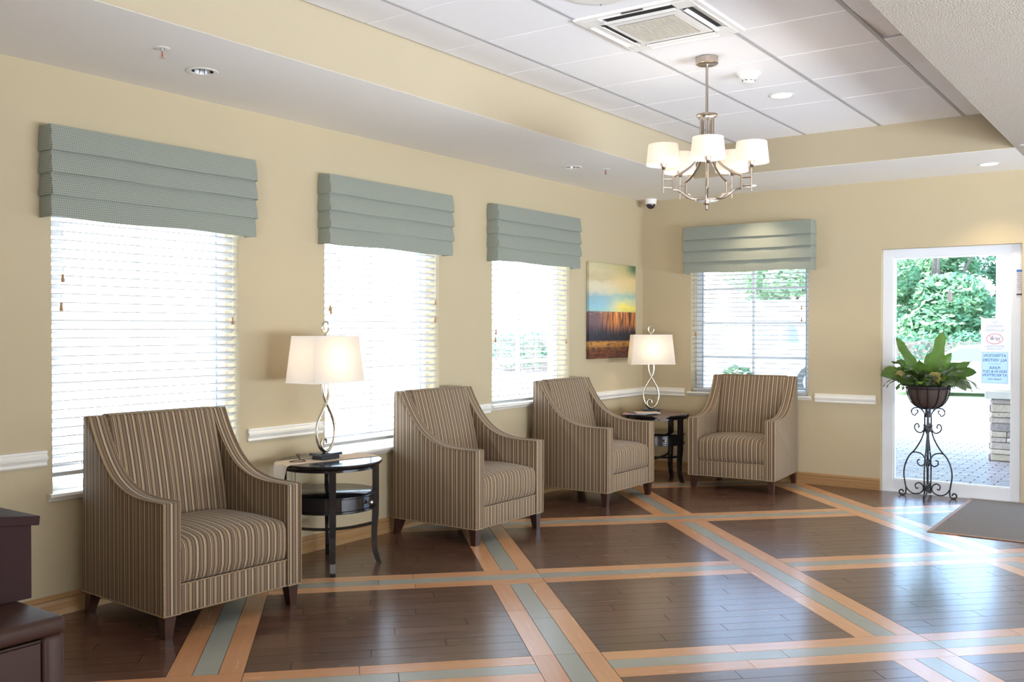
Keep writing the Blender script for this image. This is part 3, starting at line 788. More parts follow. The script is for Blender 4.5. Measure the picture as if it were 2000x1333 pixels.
# ------------------------------------------------------------------ painting
def paint_mat():
    m, n, l, p = new_mat('sunset over rusty trees canvas print')
    tc = n.new('ShaderNodeTexCoord'); sp = n.new('ShaderNodeSeparateXYZ'); l.new(tc.outputs['Generated'], sp.inputs[0])
    X, Z = sp.outputs[0], sp.outputs[2]
    def noise(sx, sz, scale, det=4, dist=0):
        mp = n.new('ShaderNodeMapping'); mp.inputs['Scale'].default_value = (sx, 1, sz); l.new(tc.outputs['Generated'], mp.inputs[0])
        t = n.new('ShaderNodeTexNoise'); t.inputs['Scale'].default_value = scale; t.inputs['Detail'].default_value = det; t.inputs['Distortion'].default_value = dist; l.new(mp.outputs[0], t.inputs['Vector']); return t.outputs['Fac']
    def ramp(v, stops):
        r = n.new('ShaderNodeValToRGB'); el = r.color_ramp.elements; el[0].position, el[0].color = stops[0]; el[1].position, el[1].color = stops[-1]
        for q, c in stops[1:-1]: e = el.new(q); e.color = c
        l.new(v, r.inputs[0]); return r.outputs[0]
    def mix(f, a, b, mode='MIX'):
        x = n.new('ShaderNodeMix'); x.data_type = 'RGBA'; x.blend_type = mode
        if isinstance(f, (int, float)): x.inputs[0].default_value = f
        else: l.new(f, x.inputs[0])
        for i, v in ((6, a), (7, b)):
            if isinstance(v, tuple): x.inputs[i].default_value = v
            else: l.new(v, x.inputs[i])
        return x.outputs[2]
    def smooth(v, a, b):
        r = n.new('ShaderNodeMapRange'); r.interpolation_type = 'SMOOTHSTEP'; l.new(v, r.inputs[0]); r.inputs[1].default_value = a; r.inputs[2].default_value = b; return r.outputs[0]
    zw = mathn(n, l, 'ADD', Z, mathn(n, l, 'MULTIPLY', mathn(n, l, 'SUBTRACT', noise(2, 5, 3), .5), .14))
    skyl = ramp(zw, [(.49,S(150,190,186)),(.55,S(140,184,200)),(.64,S(138,172,184)),(.70,S(196,192,168)),(.78,S(208,198,170)),(.84,S(186,172,136)),(.92,S(196,186,148)),(1,S(184,178,140))])
    skyr = ramp(zw, [(.49,S(206,196,110)),(.545,S(232,212,96)),(.60,S(200,202,150)),(.66,S(150,180,170)),(.72,S(204,188,140)),(.82,S(214,188,136)),(.90,S(194,178,128)),(1,S(176,168,118))])
    skyc = mix(smooth(X, .25, .75), skyl, skyr)
    corner = mathn(n, l, 'MULTIPLY', smooth(X, .70, .98), smooth(Z, .84, .97))
    skyc = mix(corner, skyc, S(70,104,76))
    streak = noise(16, 1.6, 2.2, 5, .6)
    rust = ramp(streak, [(.30,S(56,44,42)),(.42,S(116,72,50)),(.50,S(168,102,58)),(.60,S(214,142,72)),(.72,S(140,84,52))])
    rustl = mix(smooth(X, .50, .10), rust, S(112,88,92))
    drop = mathn(n, l, 'ADD', Z, mathn(n, l, 'MULTIPLY', mathn(n, l, 'SUBTRACT', noise(9, 1, 2.4), .5), .22))
    darkc = mix(noise(3, 8, 4), S(34,32,38), S(62,62,76))
    tree = mix(smooth(drop, .25, .40), darkc, rustl)
    fl = noise(3, 14, 3, 5)
    field = mix(smooth(mathn(n, l, 'ADD', Z, mathn(n, l, 'MULTIPLY', fl, .08)), .12, .20), ramp(fl, [(.3,S(50,38,40)),(.55,S(104,62,42)),(.7,S(140,82,48))]), ramp(fl, [(.35,S(120,76,46)),(.5,S(190,142,74)),(.65,S(164,110,58))]))
    low = mix(smooth(mathn(n, l, 'ADD', Z, mathn(n, l, 'MULTIPLY', fl, .03)), .185, .205), field, tree)
    hz = mathn(n, l, 'ADD', Z, mathn(n, l, 'MULTIPLY', mathn(n, l, 'SUBTRACT', noise(40, 1, 2), .5), .04))
    c = mix(smooth(hz, .487, .497), low, skyc)
    dots = mathn(n, l, 'MULTIPLY', smooth(noise(26, 60, 1.2, 1), .62, .68), mathn(n, l, 'MULTIPLY', smooth(Z, .455, .465), smooth(Z, .49, .48)))
    c = mix(dots, c, S(236,216,190))
    l.new(c, p.inputs['Base Color']); p.inputs['Roughness'].default_value = .55; p.inputs['Specular IOR Level'].default_value = .25
    return m
pa = MB().rbox(-.456, .456, -.034, -.002, -.456, .456, .004).build('painting', paint_mat(), None, (-.668, 0, 1.607))
tag(pa, 'square unframed canvas of a sunset over rusty trees on the left wall', 'painting')

# ------------------------------------------------------------------ plant, planter, stand
PC = Vector((-.128, -2.785, 0))
K = .00124
stand = thing('plant_stand', 'black wrought iron scroll plant stand in front of the glass door', 'plant stand', PC)
zz = lambda y: .763-(y-625)*K
def spiral(cx, cz, r0, r1, a0, turns, n=20):
    return [(cx+(r0+(r1-r0)*i/n)*math.cos(a0+turns*2*PI*i/n), cz+(r0+(r1-r0)*i/n)*math.sin(a0+turns*2*PI*i/n)) for i in range(n+1)]
def leg_mesh(P2, ang, r=.0065): return MB().tube([(x*math.cos(ang), x*math.sin(ang), z) for x, z in P2], r, 8)
def c2(P, n=7): return [(p.x, p.y) for p in catmull([(a, b, 0) for a, b in P], n)]
for k in range(4):
    ang = k*PI/2+math.radians(4)
    main = c2([(.026,zz(690)),(.026,zz(760)),(.034,zz(800)),(.055,zz(850)),(.100,zz(915)),(.150,zz(965)),(.182,zz(1030)),(.190,zz(1090)),(.180,zz(1150)),(.172,zz(1190))])
    lg = leg_mesh(main+[p for p in spiral(.205, .030, .0335, .010, math.radians(140), 1.15)][2:], ang).build('leg', M_iron, stand, smooth=True)
    top = list(reversed(spiral(.098, zz(655), .010, .034, -PI*.6, 1.05)))
    tp = c2([(.026,zz(700)),(.030,zz(665)),(.055,zz(635)),(.085,zz(624))])+[(.098+.034*math.cos(a), zz(655)+.034*math.sin(a)) for a in [PI*.55-.35*i for i in range(10)]]+[(.098+.018*math.cos(a), zz(655)+.018*math.sin(a)) for a in [PI*.55-3.5-.5*i for i in range(6)]]
    leg_mesh(tp, ang, .0055).build('scroll', M_iron, lg, smooth=True)
    md = c2([(.030,zz(740)),(.033,zz(775)),(.052,zz(797)),(.080,zz(795)),(.103,zz(775)),(.103,zz(748)),(.082,zz(738)),(.070,zz(755)),(.080,zz(765))])
    leg_mesh(md, ang, .0055).build('scroll', M_iron, lg, smooth=True)
    inn = c2([(.120,zz(938)),(.090,zz(935)),(.050,zz(945)),(.024,zz(975)),(.026,zz(1010)),(.050,zz(1027)),(.078,zz(1015)),(.080,zz(990)),(.062,zz(985))])
    leg_mesh(inn, ang, .0055).build('scroll', M_iron, lg, smooth=True)
    bt = c2([(.175,zz(1175)),(.150,zz(1205)),(.110,zz(1222)),(.060,zz(1215)),(.034,zz(1190)),(.040,zz(1160)),(.070,zz(1145)),(.098,zz(1160)),(.090,zz(1185)),(.072,zz(1180))])
    leg_mesh(bt, ang, .0055).build('scroll', M_iron, lg, smooth=True)
p_ = MB(); p_.tube([(0,0,zz(1200)),(0,0,zz(660))], .010, 10); p_.lathe([(.001,zz(1035)),(.016,zz(1025)),(.022,zz(1005)),(.016,zz(985)),(.010,zz(975))], 12); p_.build('post', M_iron, stand, smooth=True)
r_ = MB(); r_.lathe([(.030,zz(790)),(.036,zz(785)),(.036,zz(760)),(.030,zz(755)),(.022,zz(760)),(.022,zz(785)),(.030,zz(790))], 20); r_.lathe([(.001,.752),(.070,.752),(.070,.760),(.001,.760)], 20); r_.lathe([(.02,zz(690)),(.032,zz(690)),(.032,zz(660)),(.02,zz(660))], 16)
r_.build('collar', M_iron, stand, smooth=True)
basket = thing('planter_basket', 'black iron basket planter with brown bowl on top of the plant stand', 'planter', PC)
M_bowl = mat('brown fibre liner', S(66,50,42), .7, vary=.35, vscale=40, bump=.6, bscale=150)
bw = [(.001,.764),(.070,.764),(.100,.778),(.130,.808),(.152,.850),(.164,.900),(.170,.945),(.160,.945),(.150,.90),(.12,.82),(.08,.79),(.001,.785)]
MB().lathe(bw, 36).build('bowl', M_bowl, basket, smooth=True)
MB().lathe([(.001,.915),(.155,.915),(.158,.922),(.001,.925)], 30).build('soil', mat('dark soil', S(40,32,26), .95, vary=.4, vscale=60), basket)
for k in range(12):
    a = k*PI/6+.2; P = [(r+.005, z) for r, z in bw[1:7]]
    MB().tube([(r*math.cos(a), r*math.sin(a), z) for r, z in P], .0045, 6).build('rib', M_iron, basket, smooth=True)
for zr, rr in ((.952, .180), (.930, .176)):
    MB().tube([(rr*math.cos(2*PI*i/40), rr*math.sin(2*PI*i/40), zr) for i in range(40)], .0055, 6, closed=True).build('rim', M_iron, basket, smooth=True)
for k in range(6):
    a = k*PI/3+math.radians(62); P = [(.172,.952),(.192,.960),(.212,.955),(.220,.940),(.212,.928),(.200,.932),(.202,.942)]
    MB().tube(catmull([(r*math.cos(a), r*math.sin(a), z) for r, z in P], 5), .004, 6).build('scroll', M_iron, basket, smooth=True)
# leaves
def leaf_mat(name, c):
    m, n, l, p = new_mat(name)
    tc = n.new('ShaderNodeTexCoord'); oi = n.new('ShaderNodeObjectInfo')
    t = n.new('ShaderNodeTexNoise'); t.inputs['Scale'].default_value = 14; l.new(tc.outputs['Object'], t.inputs['Vector'])
    k = mathn(n, l, 'ADD', mathn(n, l, 'MULTIPLY', t.outputs['Fac'], .6), mathn(n, l, 'MULTIPLY', oi.outputs['Random'], .6))
    x = n.new('ShaderNodeMix'); x.data_type = 'RGBA'; x.inputs[6].default_value = c[0]; x.inputs[7].default_value = c[1]; l.new(k, x.inputs[0])
    l.new(x.outputs[2], p.inputs['Base Color']); p.inputs['Roughness'].default_value = .38
    tr = n.new('ShaderNodeBsdfTranslucent'); l.new(x.outputs[2], tr.inputs[0])
    mx = n.new('ShaderNodeMixShader'); mx.inputs[0].default_value = .4; l.new(p.outputs[0], mx.inputs[1]); l.new(tr.outputs[0], mx.inputs[2]); l.new(mx.outputs[0], n['Material Output'].inputs[0])
    return m
M_leaf = leaf_mat('glossy green leaf', (S(50,80,34), S(104,134,56))); M_leafd = leaf_mat('dull grey green leaf', (S(70,86,66), S(128,140,106)))
M_leafe = leaf_mat('yellowing leaf', (S(150,150,84), S(196,178,118)))
plant = thing('potted_plant', 'broad leaved green fern growing in the iron basket before the door', 'plant', PC+Vector((0,0,.925)))
def leaf(base, az, L, wd, rise, droop, m, fold=.25, wav=.012, roll=0):
    """blade along a curved midrib starting at base; rise = initial elevation (rad), droop = how much it bends down"""
    n, k = 12, 3; mb = MB(); P = Vector(base); el = rise; seg = L/n; out = Vector((math.cos(az), math.sin(az), 0)); side = Vector((-math.sin(az), math.cos(az), 0))
    for i in range(n+1):
        u = i/n; w_ = wd*(math.sin(PI*min(1, u*.92+.05))**.75)*(1 if u < .97 else .25)
        d = out*math.cos(el)+Vector((0,0,math.sin(el))); nm0 = side.cross(d); sd = side*math.cos(roll)+nm0*math.sin(roll); nm = sd.cross(d)
        for j in range(-k, k+1):
            q = j/k; pt = P+sd*(w_*q)+nm*(-fold*w_*abs(q)*-1)+nm*(wav*abs(q)*math.sin(u*17+q*2+az*3))
            mb.v.append(pt)
        P = P+d*seg; el -= droop/n*(.4+1.2*u)
    m_ = 2*k+1
    for i in range(n):
        for j in range(2*k): a = i*m_+j; mb.f.append((a, a+1, a+m_+1, a+m_))
    return mb.build('leaf', m, plant, smooth=True, fix=False)
A = lambda deg: math.radians(deg)
# camera looks along azimuth ~12 deg from here: screen left = +y side, screen right = -y
leaf((0,-.03,-.01), A(-105), .51, .078, A(84), A(14), M_leaf, .12, roll=A(-75))
leaf((.03,-.05,0), A(-75), .34, .050, A(78), A(30), M_leaf, .2, roll=A(-70))
leaf((0,.04,0), A(92), .50, .050, A(70), A(22), M_leaf, .3, roll=A(50))
leaf((-.03,.05,0), A(125), .36, .062, A(66), A(70), M_leaf, .2)
leaf((-.03,.06,0), A(98), .36, .066, A(50), A(75), M_leaf, .15, roll=A(50))
leaf((-.02,.07,0), A(84), .37, .060, A(44), A(82), M_leaf, .15, roll=A(62))
leaf((0,-.06,0), A(-84), .37, .050, A(54), A(38), M_leaf, .3, roll=A(-48))
leaf((-.02,-.06,0), A(-94), .38, .064, A(48), A(72), M_leaf, .2, roll=A(-58))
leaf((-.04,-.06,0), A(-118), .36, .060, A(55), A(95), M_leaf, .2, roll=A(-40))
leaf((-.05,.0,0), A(172), .30, .070, A(78), A(60), M_leaf, .2)
leaf((-.05,.03,0), A(150), .30, .060, A(68), A(95), M_leaf, .2)
leaf((-.06,-.03,0), A(205), .30, .055, A(66), A(105), M_leafe, .2)
leaf((-.06,-.01,0), A(185), .24, .050, A(55), A(95), M_leaf, .2)
leaf((.04,.0,0), A(10), .40, .06, A(68), A(50), M_leaf, .2)
leaf((.05,.03,0), A(50), .40, .06, A(58), A(70), M_leaf, .2)
leaf((.05,-.03,0), A(-45), .40, .06, A(58), A(70), M_leaf, .2)
for k in range(44):
    az = A(k*(360/44)+random.uniform(-6, 6)); r0 = .05+.05*(k % 2)
    front = max(0, math.cos(az-PI)); L = random.uniform(.23, .31)*(1-.30*front)
    leaf((r0*math.cos(az), r0*math.sin(az), .01), az, L, random.uniform(.034, .052), A(random.uniform(30, 66)+14*front), A(random.uniform(95, 155)*(1-.32*front)), M_leafe if k % 11 == 4 else (M_leaf if k % 3 == 0 else M_leafd), .22, .014, roll=A(58)*math.sin(az)+random.uniform(-.25, .25))
for az, L, ris in ((70,.36,62),(110,.30,58),(-65,.34,64),(-110,.30,60),(140,.28,66),(-140,.28,66)):
    leaf((.04*math.cos(A(az)), .04*math.sin(A(az)), 0), A(az), L, .050, A(ris), A(62), M_leaf, .2, .012, roll=A(55)*math.sin(A(az)))
for az, L in ((-88,.40),(-100,.36),(92,.36),(105,.32),(-72,.38)):
    leaf((.06*math.cos(A(az)), .06*math.sin(A(az)), 0), A(az), L, .020, A(42), A(125), M_leafd, .2, .006)

# ------------------------------------------------------------------ chandelier
CH = Vector((-3.537, -2.276, 0))
ch = thing('chandelier', 'brushed nickel five arm chandelier with lit drum shades', 'chandelier', CH)
MB().lathe([(.001,H2-.045),(.058,H2-.045),(.066,H2-.040),(.066,H2-.004),(.060,H2),(.001,H2)], 40).build('canopy', M_nick, ch, smooth=True)
MB().tube([(0,0,H2-.04),(0,0,2.20)], .008, 12).build('stem', M_nick, ch, smooth=True)
MB().lathe([(.001,2.708),(.030,2.708),(.034,2.702),(.062,2.698),(.062,2.688),(.052,2.682),(.050,2.674),(.001,2.674)], 40).build('top_plate', M_nick, ch, smooth=True)
MB().lathe([(.001,2.188),(.060,2.188),(.060,2.198),(.045,2.206),(.001,2.208)], 40).build('bottom_plate', M_nick, ch, smooth=True)
MB().lathe([(.001,2.132),(.010,2.140),(.010,2.165),(.020,2.172),(.020,2.190)], 16).build('finial', M_nick, ch, smooth=True)
vd = Vector((fw.x, fw.y, 0)).normalized(); azr = math.atan2(rt.y, rt.x)
for deg in (-100, -28, 44, 116, 188):
    a = azr+math.radians(deg); ca, sa = math.cos(a), math.sin(a)
    def P(r, z): return (r*ca, r*sa, z)
    arm = MB()
    arm.tube([P(.036,2.680), P(.036,2.50)]+[P(v.x, v.y) for v in catmull([(.036,2.49,0),(.050,2.445,0),(.090,2.395,0),(.150,2.352,0),(.200,2.330,0)], 5)]+[P(.206,2.326), P(.206,2.250)], .0075, 6)
    arm.tube([P(v.x, v.y) for v in catmull([(.206,2.252,0),(.170,2.246,0),(.125,2.215,0),(.090,2.200,0),(.050,2.200,0)], 5)], .0065, 6)
    ao = arm.build('arm', M_nick, ch, smooth=True)
    br = MB(); br.tube([P(.206,2.312), P(.262,2.312)], .005, 6); br.tube([P(.206,2.262), P(.262,2.262)], .005, 6); br.tube([P(.265,2.232), P(.265,2.372)], .006, 8)
    br.lathe([(.007,0),(.013,.004),(.020,.022),(.020,.045),(.001,.047)], 16, P(.265,2.366)); br.build('candle_holder', M_nick, ao, smooth=True)
    sh = MB().lathe([(.098,0),(.100,.004),(.0985,.012),(.0865,.122),(.0850,.122),(.0965,.012),(.096,.002)], 40, P(.265, 2.392)).build('lamp_shade', M_cshade, ao, smooth=True)
    MB().sphere(P(.265,2.445), .020, 12, 8, (1,1,1.3)).build('bulb', M_bulb, ao, smooth=True)
    add_light('chandelier_light', 'POINT', P(.265,2.445), 1.2, (1,.86,.70), shadow_soft_size=.028, parent=ch)

# ------------------------------------------------------------------ ceiling cassette
ac = thing('air_conditioner', 'white square ceiling air conditioner cassette with beige grille', 'air conditioner', (-4.250, -2.330, H2))
h = .335; pan = MB()
# rim with four slots: build panel from frame pieces
zl = -.022; so, si, sl = .305, .205, .215
pan.rbox(-h, h, so, h, zl+.008, .002, .004); pan.rbox(-h, h, -h, -so, zl+.008, .002, .004); pan.rbox(-h, -so, -so, so, zl+.008, .002, .004); pan.rbox(so, h, -so, so, zl+.008, .002, .004)
pan.box(-si, si, -si, si, zl, -.004)
for (a, b) in ((1,1),(1,-1),(-1,1),(-1,-1)):
    x0, x1 = sorted((a*.2051, a*so)); y0, y1 = sorted((b*.2051, b*so)); pan.box(x0, x1, y0, y1, zl+.006, 0)
pan.build('panel', M_white, ac, smooth=False)
MB().box(-so, so, -so, so, -.002, .001).build('inner_void', M_dark, ac)
for k in range(4):
    q = MB().prism([(-.305,-.022),(-.300,-.018),(-.262,-.006),(-.268,-.004),(-.305,-.010)], 'y', -.204, .204); q.build('deflector', M_white, ac, rot=(0,0,k*PI/2))
    q = MB().prism([(-.252,-.020),(-.248,-.018),(-.226,-.024),(-.230,-.028)], 'y', -.200, .200); q.build('louvre', M_white, ac, rot=(0,0,k*PI/2))
MB().box(-.165, .165, -.165, .165, zl-.001, zl+.001).build('grille_back', mat('grille shadow', S(120,108,92), .7), ac)
for k in range(24):
    y = -.160+k*.3200/23; MB().box(-.163, .163, y-.0042, y+.0042, zl-.005, zl-.0005).build('grille_slat', M_grill, ac)
MB().box(-.322, -.308, -.06, .06, zl+.004, zl+.009).build('name_plate', mat('dark label plate', S(70,58,58), .4), ac)

# ------------------------------------------------------------------ ceiling fittings
def downlight(label, x, y, z, r, lit):
    t = thing('downlight', label, 'ceiling light', (x, y, z), 0, 'recessed ceiling downlights')
    ri = r*.80 if lit else .054
    MB().lathe([(ri,-.001),(ri+.002,-.004),(r*.97,-.004),(r,-.001)], 40).build('trim_ring', M_white, t, smooth=True)
    if lit:
        MB().lathe([(.001,-.0018),(r*.80,-.0018)], 32).build('lens', M_down, t)
        add_light('downlight_beam', 'SPOT', (x, y, z-.03), 26, (1,.80,.56), spot_size=math.radians(105), spot_blend=.7, shadow_soft_size=.06)
    else:
        MB().lathe([(.055,-.003),(.054,.010),(.050,.085),(.001,.087)], 40).build('reflector', M_chrome, t, smooth=True)
        MB().lathe([(.001,.060),(.030,.060),(.030,.085)], 24).build('lens', M_white, t)
    return t
downlight('unlit chrome downlight in the soffit above the first window', -5.765, -.525, H, .078, False)
downlight('unlit chrome downlight in the soffit above the third window', -2.211, -.525, H, .078, False)
downlight('lit downlight in the end soffit behind the chandelier', -.429, -1.308, H, .08, True)
downlight('lit downlight in the end soffit above the glass door', -.428, -3.293, H, .08, True)
downlight('lit downlight in the tiled ceiling right of the chandelier', -2.375, -2.310, H2, .085, True)
def sprinkler(label, x, y, z):
    t = thing('fire_sprinkler', label, 'sprinkler', (x, y, z), 0, 'ceiling fire sprinklers')
    MB().lathe([(.010,-.003),(.030,-.004),(.036,-.001),(.036,0),(.001,0)], 28).build('escutcheon', M_white, t, smooth=True)
    b = MB(); b.lathe([(.009,-.002),(.009,-.016),(.006,-.018),(.001,-.018)], 12); b.tube([(.008,0,-.016),(.010,0,-.030),(.004,0,-.044)], .002, 6); b.tube([(-.008,0,-.016),(-.010,0,-.030),(-.004,0,-.044)], .002, 6)
    b.lathe([(.001,-.044),(.014,-.044),(.014,-.046),(.001,-.046)], 14); b.build('head', M_chrome, t, smooth=True)
    MB().tube([(0,0,-.018),(0,0,-.042)], .0025, 8).build('glass_bulb', mat('red bulb', S(180,20,30), .2), t)
    return t
sprinkler('small sprinkler head left of the first soffit downlight', -6.125, -.708, H)
sprinkler('small sprinkler head right of the second soffit downlight', -1.967, -.690, H)
sprinkler('small sprinkler head on the stippled right soffit', -1.161, -3.640, H)
sm = thing('smoke_detector', 'white round smoke detector on the tiles right of the chandelier canopy', 'smoke detector', (-3.055, -2.342, H2))
MB().lathe([(.075,0),(.075,-.008),(.068,-.012),(.055,-.030),(.046,-.040),(.001,-.042)], 36).build('housing', M_white, sm, smooth=True)
MB().lathe([(.001,-.040),(.040,-.0415),(.038,-.058),(.026,-.062),(.001,-.063)], 32).build('sensor_cap', M_white, sm, smooth=True)
for k in range(8):
    a = k*PI/4; MB().box(.0385, .0402, -.009, .009, -.052, -.047).build('vent', M_dark, sm, rot=(0,0,a))
dc = thing('dome_camera', 'small white security dome camera at the ceiling corner', 'camera', (-.115, -.150, H))
MB().lathe([(.058,0),(.060,-.004),(.060,-.048),(.054,-.052),(.001,-.052)], 32).build('housing', M_white, dc, smooth=True)
MB().lathe([(.044,-.050),(.043,-.064),(.036,-.082),(.022,-.094),(.001,-.098)], 28).build('dome', mat('smoked dome', S(52,40,54), .08), dc, smooth=True)
spk = thing('ceiling_speaker', 'large round white ceiling speaker above the air conditioner at the frame top', 'speaker', (-4.86, -2.30, H2))
MB().lathe([(.001,-.010),(.140,-.010),(.165,-.006),(.172,-.001),(.172,0)], 48).build('grille', M_white, spk, smooth=True)
for k in range(4):
    a = k*PI/2+.4; MB().lathe([(.001,-.002),(.004,-.002),(.004,.002)], 8, (.150*math.cos(a), .150*math.sin(a), -.009)).build('screw', M_dark, spk)

# ------------------------------------------------------------------ cabinets at the left edge
cab = thing('low_cabinet', 'low dark walnut cabinet with rounded top at the lower left corner', 'cabinet', (-7.585, -2.41, 0))
MB().rbox(-1.20, -.004, .012, .56, .04, .690, .003).build('body', M_mahog2, cab)
MB().rbox(-.050, .004, -.004, .040, .0, .700, .014, 3).build('corner_post', M_mahog2, cab, smooth=True)
MB().rbox(-1.20, .006, -.006, .57, .696, .740, .014, 3).build('top', M_mahog2, cab, smooth=True)
MB().rbox(-.60, -.054, .004, .014, .06, .685, .002).build('door', M_mahog2, cab)
MB().box(-1.18, -.05, .03, .54, .0, .04).build('plinth', M_under, cab)
up_ = thing('tall_cabinet', 'dark mahogany cabinet box with sloping top standing on the low cabinet', 'cabinet', (-7.553, -2.205, .7405))
MB().rbox(-.9, 0, 0, .30, 0, .205, .002).build('body', M_mahog, up_)
tp = MB().rbox(-.93, .016, -.012, .32, -.012, .012, .002).build('top', M_mahog, up_, (0, 0, .2005)); tp.rotation_euler = (0, math.radians(7), 0)
st_ = thing('stapler', 'small cream and black stapler on the sloping cabinet top', 'stapler', (-7.64, -2.13, .9645), math.radians(-8)); st_.rotation_euler = (0, math.radians(7), math.radians(-8))
MB().rbox(-.14, .0, -.016, .016, 0, .014, .004).build('base', mat('cream plastic', S(196,184,168), .4), st_)
MB().prism([(-.14,.016),(.0,.014),(-.008,.022),(-.03,.030),(-.14,.034)], 'y', -.014, .014, .003).build('arm', bpy.data.materials['cream plastic'], st_)
MB().prism([(.001,.0),(.026,.0),(.024,.012),(.014,.024),(.001,.028)], 'y', -.017, .017, .003).build('tip', M_dark, st_)

# ------------------------------------------------------------------ notices on the door
sg = thing('paper_notice', 'white no animals notice taped to the door glass, seen from behind', 'notice', (.082, -3.262, 1.385))
MB().box(-.0012, -.0004, -.105, .105, -.138, .138).build('sheet', M_paper, sg)
FT = (PI/2, 0, PI/2)
for txt, zz_, sz in (('NO', .104, .026), ('ANIMALS', .070, .030), ('ALLOWED', .036, .030), ('SERVICE ANIMALS', -.098, .019), ('ONLY PLEASE', -.120, .019)):
    text_mesh(txt, sz, M_ink, sg, (-.0018, 0, zz_), FT)
rg = MB().tube([(-.0022, .062*math.cos(2*PI*i/40), -.035+.042*math.sin(2*PI*i/40)) for i in range(40)], .0035, 6, closed=True); rg.tube([(-.0022, -.046, -.063), (-.0022, .046, -.007)], .003, 6)
rg.build('prohibition_ring', M_red, sg)
def silh(pts, name='pictogram'):
    n = len(pts); mb = MB(); mb.add([(-.0016, y, z) for y, z in pts]+[(-.0010, y, z) for y, z in pts], [tuple(range(n))]+[tuple(range(n, 2*n))[::-1]]+[(i, (i+1) % n, n+(i+1) % n, n+i) for i in range(n)]); return mb.build(name, M_ink, sg)
silh([(-.040,-.052),(-.036,-.052),(-.034,-.040),(-.022,-.040),(-.020,-.052),(-.016,-.052),(-.014,-.036),(-.006,-.026),(-.004,-.030),(-.001,-.028),(-.006,-.018),(-.012,-.020),(-.018,-.028),(-.034,-.028),(-.044,-.018),(-.046,-.022),(-.038,-.034)])
silh([(.008,-.044),(.030,-.044),(.036,-.036),(.030,-.026),(.022,-.022),(.020,-.014),(.022,-.006),(.018,-.010),(.014,-.010),(.010,-.006),(.010,-.016),(.014,-.024),(.008,-.034)])
for (y, zq, w_, h_, r_2) in ((.095,.140,.045,.014,.5),(.0,.150,.040,.008,0),(-.098,.140,.050,.014,-.8),(.108,.02,.016,.03,0),(.108,-.098,.02,.03,.3),(-.108,-.11,.016,.03,0)):
    MB().box(-.0015, -.0008, -w_/2, w_/2, -h_/2, h_/2).build('tape', M_tape, sg, (-.0008, y, zq), (r_2, 0, 0))
s2 = thing('paper_notice', 'blue attention visitors notice taped to the door glass below the white one', 'notice', (.082, -3.264, 1.108))
fb = MB()
for (a, b, c, d) in ((-.106,.106,-.138,-.130),(-.106,.106,.130,.138),(-.106,-.097,-.130,.130),(.097,.106,-.130,.130)): fb.box(-.0014, -.0006, a, b, c, d)
fb.build('border', M_paper, s2)
MB().box(-.0020, -.0014, -.097, .097, -.130, .130).build('sheet', M_pblue, s2)
ol = MB()
for (a, b, c, d) in ((-.097,.097,-.130,-.1285),(-.097,.097,.1285,.130),(-.097,-.0955,-.13,.13),(.0955,.097,-.13,.13)): ol.box(-.0024, -.0018, a, b, c, d)
ol.build('outline', M_inkb, s2)
for txt, zz_, sz in (('ATTENTION', .100, .034), ('ALL VISITORS', .062, .034), ('PLEASE', -.002, .030), ('SIGN IN & OUT', -.033, .030), ('AT RECEPTION', -.064, .030), ('THANK YOU!', -.098, .019)):
    o = text_mesh(txt, sz, M_inkb, s2, (-.0024, 0, zz_), FT, bold=.0004); o.scale = (.9, 1, 1)
fl = MB(); fl.tube([(-.0024, -.05+.1*i/30, .031+.006*math.sin(i*.63)*(1-abs(i-15)/18)) for i in range(31)], .0010, 5); fl.build('flourish', M_inkb, s2)
stk = thing('warning_sticker', 'narrow white sticker with blue header on the right door stile', 'sticker', (.0545, -3.448, 1.81))
MB().box(-.0012, 0, -.021, .021, -.115, .115).build('sheet', M_paper, stk)
MB().box(-.0018, -.0012, -.021, .021, .094, .112).build('header', mat('blue header', S(60,110,190), .5), stk)
for k in range(9):
    MB().box(-.0016, -.0012, -.017, .017-.004*(k % 3), .078-k*.0165, .086-k*.0165).build('line', M_ink, stk)
MB().box(-.0018, -.0012, -.021, .021, -.098, -.086).build('footer', M_dark, stk)
ov = tag(MB().sphere((0,0,0), .048, 20, 10, (.06,.42,1.0)).build('oval_disc', mat('grey oval patch', S(176,170,180), .4), None, (.079, -2.912, 1.715), smooth=True), 'small oval grey disc set high on the door glass', 'disc')  # plain grey oval set on the door glass

# ------------------------------------------------------------------ outdoors
M_conc = mat('sunlit pale concrete', (.62,.61,.58,1), .9, vary=.06, vscale=1.2)
M_road = mat('pale asphalt', (.42,.42,.43,1), .9, vary=.08, vscale=2)
M_grassg = mat('sunlit lawn', (.50,.58,.38,1), .95, vary=.2, vscale=6)
M_conc2 = mat('white sunlit concrete', (.74,.73,.71,1), .9, vary=.04, vscale=1.2)
struct(MB().box(-60, 3, .2, 70, -.30, -.12).build('ground', M_conc2)); struct(MB().box(3, 80, .2, 70, -.30, -.12).build('ground', M_conc))
struct(MB().box(.2, 80, -40, .2, -.30, -.12).build('ground', M_conc))
M_pav = wood_floor('grey brick paver', S(98,94,98), S(142,136,138), .8, .7)
patio = struct(MB().box(.2, 8.6, -7.5, 1.2, -.13, -.050).build('patio', mat('paver joint', S(84,80,80), .9)))
cells = []
xk = .2; row = 0
while xk < 8.5:
    y = 1.15-(.1 if row % 2 else 0)
    while y > -7.3:
        c = (xk+.05, y-.1, 0); q = px((c[0], c[1], -.02))
        vis = q and 1735 < q[0] < 1985
        if vis or xk < 3: cells.append((c, vis, q[1] if q else 0))
        y -= .203
    xk += .1025; row += 1
cells.sort(key=lambda t: (not t[1], -t[2])); pm = None; rest = MB()
